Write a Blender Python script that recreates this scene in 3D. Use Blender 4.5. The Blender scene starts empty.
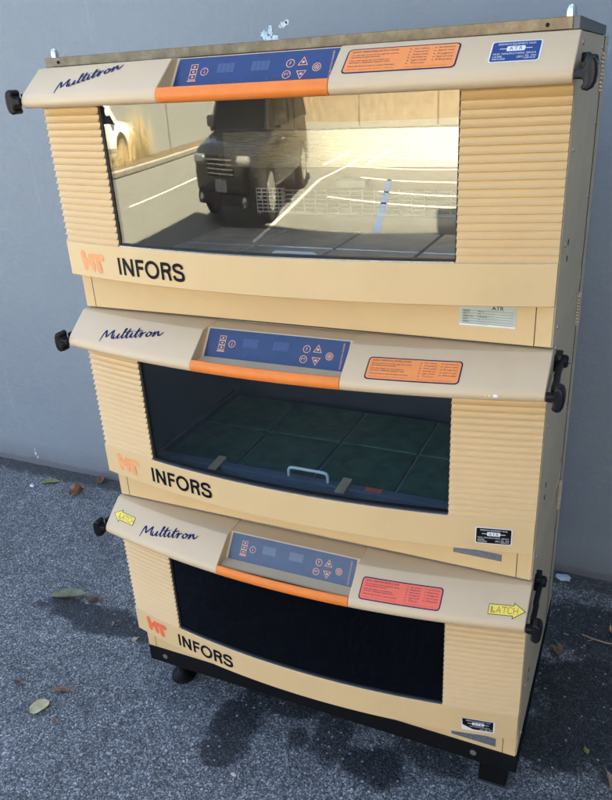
import bpy, bmesh, math, random
from math import sin, cos, pi, radians, sqrt, atan2
from mathutils import Vector, Matrix
random.seed(7)
SC = bpy.context.scene
COL = SC.collection

# ------------------------------------------------------------------ sizes (metres, cabinet width = 1)
H = 0.4893            # height of one incubator
B = 0.1728            # underside of the lowest incubator
GAP = 0.1226          # underside of the black base frame
WALL_Y = 0.979        # painted wall behind
DEPTH = 0.60
S = 0.057             # how far the bowed front bulges

def arc(x):
    t = 2 * x - 1
    return -S * (1 - t * t)

# ------------------------------------------------------------------ object helpers
def link(o, parent=None):
    COL.objects.link(o)
    if parent is not None:
        o.parent = parent
    return o

def obj(name, bm, mat, parent=None, smooth=False, loc=None):
    me = bpy.data.meshes.new(name)
    bm.normal_update()
    bm.to_mesh(me)
    bm.free()
    mats = mat if isinstance(mat, (list, tuple)) else [mat]
    for m in mats:
        me.materials.append(m)
    if smooth:
        for p in me.polygons:
            p.use_smooth = True
    if any(p.use_smooth for p in me.polygons):
        for p in me.polygons:
            p.use_smooth = True
        me.set_sharp_from_angle(angle=radians(34))
    o = bpy.data.objects.new(name, me)
    if loc is not None:
        o.location = loc
    return link(o, parent)

def empty(name, loc=(0, 0, 0)):
    o = bpy.data.objects.new(name, None)
    o.empty_display_size = 0.1
    o.location = loc
    return link(o)

def tag(o, label=None, cat=None, group=None, kind=None):
    if label: o['label'] = label
    if cat: o['category'] = cat
    if group: o['group'] = group
    if kind: o['kind'] = kind
    return o

# ------------------------------------------------------------------ mesh helpers
def box(bm, x0, x1, y0, y1, z0, z1, bev=0.0, seg=2, mi=0):
    vs = [bm.verts.new((x, y, z)) for x in (x0, x1) for y in (y0, y1) for z in (z0, z1)]
    q = [(0, 1, 3, 2), (4, 6, 7, 5), (0, 4, 5, 1), (2, 3, 7, 6), (0, 2, 6, 4), (1, 5, 7, 3)]
    fs = [bm.faces.new([vs[i] for i in f]) for f in q]
    for f in fs: f.material_index = mi
    if bev > 0:
        es = list({e for f in fs for e in f.edges})
        r = bmesh.ops.bevel(bm, geom=es, offset=bev, segments=seg, affect='EDGES', profile=0.5)
        for f in r['faces']: f.material_index = mi
    return fs

def tube(bm, pts, r, n=8, cap=True, mi=0):
    pts = [Vector(p) for p in pts]
    rs = r if isinstance(r, (list, tuple)) else [r] * len(pts)
    rings = []
    up = None
    for i, p in enumerate(pts):
        a = pts[max(i - 1, 0)]; b = pts[min(i + 1, len(pts) - 1)]
        d = (b - a).normalized()
        if up is None:
            up = Vector((0, 0, 1)) if abs(d.z) < 0.9 else Vector((1, 0, 0))
        u = (up - d * up.dot(d)).normalized(); v = d.cross(u); up = u
        rings.append([bm.verts.new(p + (u * cos(2 * pi * k / n) + v * sin(2 * pi * k / n)) * rs[i]) for k in range(n)])
    for i in range(len(rings) - 1):
        for k in range(n):
            f = bm.faces.new([rings[i][k], rings[i][(k + 1) % n], rings[i + 1][(k + 1) % n], rings[i + 1][k]])
            f.material_index = mi; f.smooth = True
    if cap:
        bm.faces.new(rings[0][::-1]).material_index = mi
        bm.faces.new(rings[-1]).material_index = mi

def lathe(bm, prof, c=(0, 0, 0), n=24, axis='z', mi=0):
    """prof: list of (radius, height)"""
    c = Vector(c); rings = []
    for r, h in prof:
        ring = []
        for k in range(n):
            a = 2 * pi * k / n
            if axis == 'z': p = Vector((r * cos(a), r * sin(a), h))
            elif axis == 'x': p = Vector((h, r * cos(a), r * sin(a)))
            else: p = Vector((r * cos(a), h, r * sin(a)))
            ring.append(bm.verts.new(c + p))
        rings.append(ring)
    for i in range(len(rings) - 1):
        for k in range(n):
            f = bm.faces.new([rings[i][k], rings[i][(k + 1) % n], rings[i + 1][(k + 1) % n], rings[i + 1][k]])
            f.material_index = mi; f.smooth = True
    bm.faces.new(rings[0][::-1]).material_index = mi
    bm.faces.new(rings[-1]).material_index = mi
    return rings

def prism(bm, poly, fn, mi=0, bev=0.0, seg=2):
    """poly 2-D outline; fn(a,b,t) -> xyz, t in (0,1) the two ends"""
    a = [bm.verts.new(fn(p[0], p[1], 0)) for p in poly]
    b = [bm.verts.new(fn(p[0], p[1], 1)) for p in poly]
    n = len(poly); fs = []
    fs.append(bm.faces.new(a)); fs.append(bm.faces.new(b[::-1]))
    for i in range(n):
        fs.append(bm.faces.new([a[i], b[i], b[(i + 1) % n], a[(i + 1) % n]]))
    for f in fs: f.material_index = mi
    bmesh.ops.recalc_face_normals(bm, faces=fs)
    if bev > 0:
        es = list(set(fs[0].edges) | set(fs[1].edges))
        r = bmesh.ops.bevel(bm, geom=es, offset=bev, segments=seg, affect='EDGES', profile=0.5)
        for f in r['faces']: f.material_index = mi; f.smooth = True
    return fs

def bow(bm, prof, x0, x1, n, mi=0, smooth_idx=(), s=S):
    """closed profile [(y, z, follows_bow)] run along the bowed front from x0 to x1"""
    rings = []
    for i in range(n + 1):
        x = x0 + (x1 - x0) * i / n
        t = 2 * x - 1
        a = -s * (1 - t * t)
        rings.append([bm.verts.new((x, p[0] + (a if p[2] else 0), p[1])) for p in prof])
    m = len(prof); fs = []
    for i in range(n):
        for k in range(m):
            f = bm.faces.new([rings[i][k], rings[i][(k + 1) % m], rings[i + 1][(k + 1) % m], rings[i + 1][k]])
            f.material_index = mi
            f.smooth = k in smooth_idx
            fs.append(f)
    fs.append(bm.faces.new(rings[0][::-1])); fs.append(bm.faces.new(rings[-1]))
    for f in fs[-2:]: f.material_index = mi
    bmesh.ops.recalc_face_normals(bm, faces=fs)
    return fs

def catmull(pts, n=8):
    P = [Vector(p) for p in pts]
    if len(P) < 3: return P
    out = []
    for i in range(len(P) - 1):
        p0 = P[i - 1] if i else P[0] * 2 - P[1]
        p1, p2 = P[i], P[i + 1]
        p3 = P[i + 2] if i + 2 < len(P) else P[-1] * 2 - P[-2]
        for k in range(n):
            t = k / n
            out.append(0.5 * ((2 * p1) + (p2 - p0) * t + (2 * p0 - 5 * p1 + 4 * p2 - p3) * t * t + (3 * p1 - p0 - 3 * p2 + p3) * t ** 3))
    out.append(P[-1])
    return out

# ------------------------------------------------------------------ flat graphics: strokes, polygons and text laid on a surface
def stroke(bm, pts, w, fn, lift=0.0, round_cap=False, closed=False, nib=None, mi=0):
    """pts 2-D polyline in surface metres; w width; nib = pen angle for calligraphic width"""
    P = [Vector((p[0], p[1])) for p in pts]
    Q = [P[0]]
    for p in P[1:]:
        if (p - Q[-1]).length > 1e-7: Q.append(p)
    P = Q; n = len(P); L = []; R = []
    for i in range(n):
        a = P[i - 1] if (i or closed) else P[i]
        b = P[(i + 1) % n] if (i < n - 1 or closed) else P[i]
        d1 = (P[i] - a); d2 = (b - P[i])
        d1 = d1.normalized() if d1.length > 1e-9 else d2.normalized()
        d2 = d2.normalized() if d2.length > 1e-9 else d1
        d = d1 + d2
        d = d.normalized() if d.length > 1e-6 else d1
        nn = Vector((-d.y, d.x))
        k = 1 / max(0.45, nn.dot(Vector((-d1.y, d1.x))))
        ww = w
        if nib is not None:
            ww = w * (0.42 + 0.58 * abs(sin(atan2(d.y, d.x) - nib)))
            f = i / max(1, n - 1)
            ww *= min(1, 0.45 + 3 * f, 0.45 + 3 * (1 - f))
        L.append(P[i] + nn * ww / 2 * k); R.append(P[i] - nn * ww / 2 * k)
    vl = [bm.verts.new(fn(p.x, p.y, lift)) for p in L]
    vr = [bm.verts.new(fn(p.x, p.y, lift)) for p in R]
    for i in range(n if closed else n - 1):
        j = (i + 1) % n
        bm.faces.new([vr[i], vr[j], vl[j], vl[i]]).material_index = mi
    if round_cap and not closed:
        for e, dirn in ((0, -1), (n - 1, 1)):
            d = (P[1] - P[0]) if e == 0 else (P[-1] - P[-2])
            a0 = atan2(d.y, d.x)
            c = P[e]
            ps = []
            for k in range(9):
                a = a0 + dirn * (-pi / 2 + pi * k / 8) if dirn > 0 else a0 + pi / 2 + pi * k / 8
                ps.append(c + Vector((cos(a), sin(a))) * w / 2)
            bm.faces.new([bm.verts.new(fn(p.x, p.y, lift)) for p in ps]).material_index = mi

def poly(bm, pts, fn, lift=0.0, mi=0):
    f = bm.faces.new([bm.verts.new(fn(p[0], p[1], lift)) for p in pts])
    f.material_index = mi
    return f

def sheet(bm, x0, x1, z0, z1, fn, lift, n=10, mi=0, rad=0.0, shear=0.0):
    """a gridded sticker following the surface, rounded corners"""
    cols = []
    for i in range(n + 1):
        x = x0 + (x1 - x0) * i / n
        cols.append(x)
    if rad > 0:
        cols = sorted(set(cols + [x0 + rad * (1 - cos(pi / 2 * k / 4)) for k in range(5)] + [x1 - rad * (1 - cos(pi / 2 * k / 4)) for k in range(5)]))
    prev = None
    for x in cols:
        ins = 0.0
        if rad > 0:
            d = min(x - x0, x1 - x)
            if d < rad: ins = rad - sqrt(max(0, rad * rad - (rad - d) ** 2))
        a = bm.verts.new(fn(x, z0 + ins, lift)); b = bm.verts.new(fn(x, z1 - ins, lift))
        if prev: bm.faces.new([prev[0], a, b, prev[1]]).material_index = mi
        prev = (a, b)

_tc = {}
def text_geo(s):
    if s not in _tc:
        cu = bpy.data.curves.new('t', 'FONT'); cu.body = s; cu.size = 1; cu.resolution_u = 2
        o = bpy.data.objects.new('t', cu); COL.objects.link(o)
        bpy.context.view_layer.update()
        me = bpy.data.meshes.new_from_object(o.evaluated_get(bpy.context.evaluated_depsgraph_get()))
        vs = [(v.co.x, v.co.y) for v in me.vertices]; fs = [tuple(p.vertices) for p in me.polygons]
        bpy.data.objects.remove(o); bpy.data.curves.remove(cu); bpy.data.meshes.remove(me)
        _tc[s] = (vs, fs, max([v[0] for v in vs] or [1]))
    return _tc[s]

def text(bm, s, x, z, fn, lift, h=None, w=None, mi=0):
    """lower left corner x,z; h = cap height, w = whole width"""
    vs, fs, W = text_geo(s)
    sy = (h or 0.01) / 0.69
    sx = (w / W) if w else sy
    nv = [bm.verts.new(fn(x + p[0] * sx, z + p[1] * sy, lift)) for p in vs]
    for f in fs:
        try: bm.faces.new([nv[i] for i in f]).material_index = mi
        except ValueError: pass

# ------------------------------------------------------------------ materials
def nmat(name):
    m = bpy.data.materials.new(name); m.use_nodes = True
    nt = m.node_tree; b = nt.nodes['Principled BSDF']
    return m, nt, b

def N(nt, t, **kw):
    n = nt.nodes.new(t)
    for k, v in kw.items():
        if k in n.inputs.keys() if hasattr(n.inputs, 'keys') else False: n.inputs[k].default_value = v
        else: setattr(n, k, v)
    return n

def noise(nt, scale, detail=4, rough=0.55, vec=None, coord='Object'):
    n = nt.nodes.new('ShaderNodeTexNoise')
    n.inputs['Scale'].default_value = scale; n.inputs['Detail'].default_value = detail; n.inputs['Roughness'].default_value = rough
    if vec is None:
        tc = nt.nodes.new('ShaderNodeTexCoord'); vec = tc.outputs[coord]
    nt.links.new(vec, n.inputs['Vector'])
    return n

def ramp(nt, src, stops, interp='LINEAR'):
    r = nt.nodes.new('ShaderNodeValToRGB'); cr = r.color_ramp; cr.interpolation = interp
    while len(cr.elements) < len(stops): cr.elements.new(0.5)
    for e, (p, c) in zip(cr.elements, stops):
        e.position = p
        e.color = (c, c, c, 1) if isinstance(c, (int, float)) else (*c, 1)
    nt.links.new(src, r.inputs['Fac'])
    return r

def mixc(nt, fac, a, b, mode='MIX'):
    m = nt.nodes.new('ShaderNodeMix'); m.data_type = 'RGBA'; m.blend_type = mode
    for sock, v in ((m.inputs[0], fac), (m.inputs[6], a), (m.inputs[7], b)):
        if hasattr(v, 'links') or hasattr(v, 'is_output'): nt.links.new(v, sock)
        elif isinstance(v, (int, float)): sock.default_value = v
        else: sock.default_value = (*v, 1)
    return m.outputs[2]

def math_(nt, op, a, b=None, clamp=False):
    m = nt.nodes.new('ShaderNodeMath'); m.operation = op; m.use_clamp = clamp
    for i, v in enumerate((a, b)):
        if v is None: continue
        if isinstance(v, (int, float)): m.inputs[i].default_value = v
        else: nt.links.new(v, m.inputs[i])
    return m.outputs[0]

def bump(nt, b, h, strength, dist):
    bp = nt.nodes.new('ShaderNodeBump'); bp.inputs['Strength'].default_value = strength; bp.inputs['Distance'].default_value = dist
    nt.links.new(h, bp.inputs['Height']); nt.links.new(bp.outputs[0], b.inputs['Normal'])

def paint(name, col, rough=0.42, var=0.06, grain=900, bstr=0.12, spec=0.5, dirt=None):
    m, nt, b = nmat(name)
    n1 = noise(nt, 5, 5, 0.6)
    lo = tuple(c * (1 - var) for c in col); hi = tuple(min(1, c * (1 + var)) for c in col)
    r = ramp(nt, n1.outputs['Fac'], [(0.3, lo), (0.7, hi)])
    c = r.outputs[0]
    n3 = noise(nt, 60, 6, 0.75)
    sp = ramp(nt, n3.outputs['Fac'], [(0.66, 0.0), (0.78, 1.0)])
    c = mixc(nt, math_(nt, 'MULTIPLY', sp.outputs[0], 0.45), c, dirt or tuple(x * 0.62 for x in col))
    n5 = noise(nt, 9, 6, 0.7); gr = ramp(nt, n5.outputs['Fac'], [(0.52, 0.0), (0.72, 1.0)])
    c = mixc(nt, math_(nt, 'MULTIPLY', gr.outputs[0], 0.20), c, tuple(x * k for x, k in zip(col, (.80, .74, .66))))
    nt.links.new(c, b.inputs['Base Color'])
    n4 = noise(nt, 14, 5, 0.6)
    rr = ramp(nt, n4.outputs['Fac'], [(0.3, rough - 0.06), (0.7, rough + 0.1)])
    nt.links.new(rr.outputs[0], b.inputs['Roughness'])
    b.inputs['Specular IOR Level'].default_value = spec
    n2 = noise(nt, grain, 2, 0.5)
    bump(nt, b, n2.outputs['Fac'], bstr, 0.0006)
    return m

def plain(name, col, rough=0.5, metal=0.0, spec=0.5, var=0.1, scale=40, bstr=0.0):
    m, nt, b = nmat(name)
    n1 = noise(nt, scale, 4, 0.6)
    r = ramp(nt, n1.outputs['Fac'], [(0.3, tuple(c * (1 - var) for c in col)), (0.7, tuple(min(1, c * (1 + var)) for c in col))])
    nt.links.new(r.outputs[0], b.inputs['Base Color'])
    b.inputs['Roughness'].default_value = rough; b.inputs['Metallic'].default_value = metal
    b.inputs['Specular IOR Level'].default_value = spec
    if bstr: bump(nt, b, n1.outputs['Fac'], bstr, 0.001)
    return m

def clear_glass(name, tint, ior=1.7, refl=(1, .95, .80), dust=1.0):
    m = bpy.data.materials.new(name); m.use_nodes = True; nt = m.node_tree
    nt.nodes.remove(nt.nodes['Principled BSDF']); out = nt.nodes['Material Output']
    tr = nt.nodes.new('ShaderNodeBsdfTransparent'); tr.inputs[0].default_value = (*tint, 1)
    gl = nt.nodes.new('ShaderNodeBsdfGlossy'); gl.inputs['Roughness'].default_value = 0.0; gl.inputs[0].default_value = (*refl, 1)
    fr = nt.nodes.new('ShaderNodeFresnel'); fr.inputs[0].default_value = ior
    # the pane is a modelled slab: take the angle without inverting the ior on its inner face
    lw = nt.nodes.new('ShaderNodeLayerWeight'); lw.inputs[0].default_value = 0.5
    f5 = math_(nt, 'POWER', lw.outputs['Facing'], 5.0)
    r0 = ((ior - 1) / (ior + 1)) ** 2
    f = math_(nt, 'ADD', math_(nt, 'MULTIPLY', f5, 1 - r0), r0, clamp=True)
    nt.nodes.remove(fr)
    n1 = noise(nt, 3, 2, 0.5); bp = nt.nodes.new('ShaderNodeBump'); bp.inputs['Strength'].default_value = 0.05; bp.inputs['Distance'].default_value = 0.004
    nt.links.new(n1.outputs['Fac'], bp.inputs['Height']); nt.links.new(bp.outputs[0], gl.inputs['Normal'])
    # a film of dust
    df = nt.nodes.new('ShaderNodeBsdfDiffuse'); df.inputs[0].default_value = (0.6, 0.58, 0.52, 1)
    n2 = noise(nt, 7, 6, 0.7); du = ramp(nt, n2.outputs['Fac'], [(0.35, 0.003 * dust), (0.8, 0.022 * dust)])
    mx = nt.nodes.new('ShaderNodeMixShader'); mx2 = nt.nodes.new('ShaderNodeMixShader')
    nt.links.new(du.outputs[0], mx2.inputs[0]); nt.links.new(tr.outputs[0], mx2.inputs[1]); nt.links.new(df.outputs[0], mx2.inputs[2])
    nt.links.new(f, mx.inputs[0]); nt.links.new(mx2.outputs[0], mx.inputs[1]); nt.links.new(gl.outputs[0], mx.inputs[2])
    nt.links.new(mx.outputs[0], out.inputs[0])
    return m

CREAM = (0.72, 0.51, 0.24)
M = {}
M['cream'] = paint('cream_plastic', CREAM, 0.45, 0.03)
M['visor'] = paint('beige_plastic', (0.635, 0.485, 0.285), 0.42, 0.03)
M['taupe'] = paint('taupe_paint', (0.69, 0.545, 0.35), 0.5, 0.06, 500, 0.2)
M['orange'] = plain('orange_plastic', (0.82, 0.225, 0.032), 0.40, spec=0.35, var=0.05)
M['navy'] = plain('navy_ink', (0.008, 0.016, 0.085), 0.5, spec=0.15, var=0.05)
M['ink'] = plain('dark_ink', (0.005, 0.0055, 0.009), 0.5, spec=0.15, var=0.05)
M['htorange'] = plain('faded_orange_ink', (0.86, 0.36, 0.13), 0.6, var=0.12, scale=120)
M['htred'] = plain('orange_red_ink', (0.85, 0.16, 0.05), 0.6, var=0.12, scale=120)
M['bluepanel'] = plain('blue_foil', (0.016, 0.042, 0.135), 0.22, spec=0.5, var=0.12, scale=20)
M['bluepanel_pale'] = plain('pale_sheen_blue_foil', (0.085, 0.108, 0.145), 0.25, spec=0.5, var=0.12, scale=20)  # lowest panel: sky reflection painted in as a paler blue
M['bluepanel_sheen'] = plain('sheen_blue_foil', (0.030, 0.055, 0.125), 0.22, spec=0.5, var=0.12, scale=20)  # middle panel: slight sky reflection put into the blue
M['display_pale'] = plain('pale_display_window', (0.15, 0.175, 0.21), 0.2, var=0.15, scale=300)
M['digit'] = plain('unlit_digits', (0.046, 0.074, 0.162), 0.3, var=0.15)
M['digit_pale'] = plain('pale_unlit_digits', (0.185, 0.21, 0.25), 0.3, var=0.15)
M['display'] = plain('display_window', (0.055, 0.085, 0.18), 0.2, var=0.15, scale=300)
M['panelink'] = plain('salmon_ink', (0.80, 0.40, 0.22), 0.5, var=0.05)
M['panelred'] = plain('red_ink', (0.5, 0.12, 0.05), 0.5, var=0.05)
M['stk_orange'] = plain('orange_label', (0.88, 0.30, 0.085), 0.45, spec=0.2, var=0.05)
M['stk_red'] = plain('coral_label', (0.88, 0.17, 0.10), 0.45, spec=0.2, var=0.05)
M['white'] = plain('white_label', (0.8, 0.8, 0.78), 0.4, var=0.05)
M['yellow'] = plain('yellow_label', (0.85, 0.72, 0.07), 0.4, var=0.05)
M['blue_lbl'] = plain('blue_label', (0.022, 0.06, 0.20), 0.4, spec=0.2, var=0.1)
M['black_lbl'] = plain('black_label', (0.005, 0.005, 0.0055), 0.4, spec=0.2, var=0.1)
M['grey_lbl'] = plain('pale_green_label', (0.50, 0.56, 0.48), 0.35, var=0.08)
M['foil'] = plain('grey_foil', (0.42, 0.44, 0.46), 0.25, metal=0.8, var=0.25, scale=160)
M['redink'] = plain('latch_red_ink', (0.45, 0.12, 0.08), 0.5, var=0.1)
M['black'] = plain('black_plastic', (0.005, 0.0055, 0.007), 0.38, spec=0.32, var=0.2)
M['blackpaint'] = plain('black_paint', (0.004, 0.004, 0.0045), 0.5, spec=0.2, var=0.3, bstr=0.2)
M['gasket'] = plain('gasket_rubber', (0.008, 0.007, 0.006), 0.6, var=0.2)
M['steel'] = plain('screw_steel', (0.62, 0.62, 0.60), 0.28, metal=1.0, var=0.1)
M['chrome'] = plain('bright_steel', (0.78, 0.78, 0.78), 0.12, metal=1.0, var=0.04)
M['hole'] = plain('dark_hole', (0.01, 0.01, 0.01), 0.9)
M['darkglass'] = plain('black_glass', (0.0015, 0.002, 0.0035), 0.05, spec=0.13, var=0.3, scale=4)
M['glass'] = clear_glass('clear_glass', (0.975, 0.985, 0.97))
M['glass_tint'] = clear_glass('tinted_glass', (0.93, 0.975, 0.96), 1.33, (0.95, 0.98, 1.0), 0.4)
M['farbrick'] = plain('brown_brick', (0.17, 0.13, 0.085), 0.85, var=0.3, scale=3)
M['greenmat'] = plain('green_mat', (0.052, 0.135, 0.092), 0.6, var=0.35, scale=25, bstr=0.2)
M['traysteel'] = plain('tray_steel', (0.36, 0.38, 0.36), 0.32, metal=0.9, var=0.2, scale=12)
M['darksteel'] = plain('dim_chamber_grey', (0.035, 0.045, 0.07), 0.4, metal=0.0, var=0.15, scale=6)  # dimness of the middle steel chamber put into the colour; also top tray, seams
M['chambergrey'] = plain('dark_chamber_lining', (0.03, 0.03, 0.03), 0.45, var=0.15, scale=6)
M['traygrey'] = plain('pale_tray', (0.42, 0.45, 0.46), 0.5, var=0.1)
M['tile'] = plain('worn_steel_tile', (0.80, 0.77, 0.68), 0.22, metal=0.35, var=0.25, scale=9)
M['trayblue'] = plain('blue_grey_pan', (0.13, 0.165, 0.23), 0.4, metal=0.0, var=0.1)
M['wire'] = plain('dull_coated_wire', (0.60, 0.57, 0.47), 0.4, var=0.25, scale=14)
M['handle'] = plain('white_coated_wire', (0.82, 0.82, 0.80), 0.3, var=0.03)
M['bracket'] = plain('tan_bracket', (0.62, 0.44, 0.26), 0.5)
M['plate'] = plain('dull_plate', (0.22, 0.23, 0.24), 0.5, var=0.3, scale=30)
M['seam'] = plain('seam_shadow_gap', (0.02, 0.017, 0.012), 0.9)

def brushed(name, col, rough):
    m, nt, b = nmat(name)
    tc = nt.nodes.new('ShaderNodeTexCoord'); mp = nt.nodes.new('ShaderNodeMapping'); mp.inputs['Scale'].default_value = (1.5, 1, 90)
    nt.links.new(tc.outputs['Object'], mp.inputs[0])
    n1 = noise(nt, 6, 4, 0.6, vec=mp.outputs[0])
    r = ramp(nt, n1.outputs['Fac'], [(0.3, tuple(c * 0.88 for c in col)), (0.7, col)])
    nt.links.new(r.outputs[0], b.inputs['Base Color']); b.inputs['Metallic'].default_value = 1.0
    rr = ramp(nt, n1.outputs['Fac'], [(0.3, rough), (0.7, rough + 0.08)]); nt.links.new(rr.outputs[0], b.inputs['Roughness'])
    return m
M['stainless'] = brushed('brushed_stainless', (0.30, 0.26, 0.20), 0.3)
M['mirrorsteel'] = brushed('polished_stainless', (0.82, 0.76, 0.62), 0.24)

def bronze():
    m, nt, b = nmat('tarnished_bronze_rim')
    n1 = noise(nt, 40, 6, 0.7); n2 = noise(nt, 220, 4, 0.7)
    r = ramp(nt, n1.outputs['Fac'], [(0.25, (0.095, 0.078, 0.05)), (0.5, (0.165, 0.138, 0.09)), (0.75, (0.25, 0.215, 0.145))])
    sp = ramp(nt, n2.outputs['Fac'], [(0.66, 0.0), (0.72, 1.0)])
    c = mixc(nt, sp.outputs[0], r.outputs[0], (0.05, 0.04, 0.03))
    nt.links.new(c, b.inputs['Base Color']); b.inputs['Metallic'].default_value = 0.75; b.inputs['Roughness'].default_value = 0.42
    return m
M['bronze'] = bronze()
M['rimside'] = plain('rim_side_paint', (0.12, 0.125, 0.12), 0.5, var=0.1)

# ---- wall
def wall_mat():
    m, nt, b = nmat('blue_grey_wall_paint')
    tc = nt.nodes.new('ShaderNodeTexCoord')
    n1 = noise(nt, 1.3, 6, 0.6)
    r = ramp(nt, n1.outputs['Fac'], [(0.3, (0.205, 0.246, 0.270)), (0.7, (0.232, 0.276, 0.300))])
    mp = nt.nodes.new('ShaderNodeMapping'); mp.inputs['Scale'].default_value = (26, 26, 0.7); nt.links.new(tc.outputs['Object'], mp.inputs[0])
    n2 = noise(nt, 1.0, 3, 0.5, vec=mp.outputs[0])
    st = ramp(nt, n2.outputs['Fac'], [(0.68, 0.0), (0.76, 1.0)])
    c = mixc(nt, math_(nt, 'MULTIPLY', st.outputs[0], 0.16), r.outputs[0], (0.45, 0.47, 0.49))
    n3 = noise(nt, 30, 6, 0.75)
    sp = ramp(nt, n3.outputs['Fac'], [(0.68, 0.0), (0.75, 1.0)])
    c = mixc(nt, math_(nt, 'MULTIPLY', sp.outputs[0], 0.25), c, (0.14, 0.15, 0.16))
    # scuffs
    n4 = noise(nt, 3.5, 5, 0.7); n5 = noise(nt, 70, 3, 0.7)
    sc = math_(nt, 'MULTIPLY', ramp(nt, n4.outputs['Fac'], [(0.62, 0.0), (0.7, 1.0)]).outputs[0], ramp(nt, n5.outputs['Fac'], [(0.55, 0.0), (0.68, 1.0)]).outputs[0])
    c = mixc(nt, math_(nt, 'MULTIPLY', sc, 0.35), c, (0.40, 0.43, 0.46))
    # splash dirt along the foot of the wall
    sx = nt.nodes.new('ShaderNodeSeparateXYZ'); nt.links.new(tc.outputs['Object'], sx.inputs[0])
    n6 = noise(nt, 9, 5, 0.7)
    hgt = math_(nt, 'SUBTRACT', sx.outputs[2], math_(nt, 'MULTIPLY', n6.outputs['Fac'], 0.05))
    dr = ramp(nt, hgt, [(0.0, 0.7), (0.012, 0.35), (0.10, 0.0)])
    c = mixc(nt, dr.outputs[0], c, (0.10, 0.10, 0.105))
    nt.links.new(c, b.inputs['Base Color'])
    b.inputs['Roughness'].default_value = 0.55
    n7 = noise(nt, 55, 5, 0.6)
    n8 = noise(nt, 300, 3, 0.6); n9 = noise(nt, 4, 4, 0.6)
    hh = math_(nt, 'ADD', n7.outputs['Fac'], math_(nt, 'MULTIPLY', n8.outputs['Fac'], 0.35))
    hh = math_(nt, 'ADD', hh, math_(nt, 'MULTIPLY', n9.outputs['Fac'], 3.0))
    bump(nt, b, hh, 0.45, 0.004)
    return m
M['wall'] = wall_mat()

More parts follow.
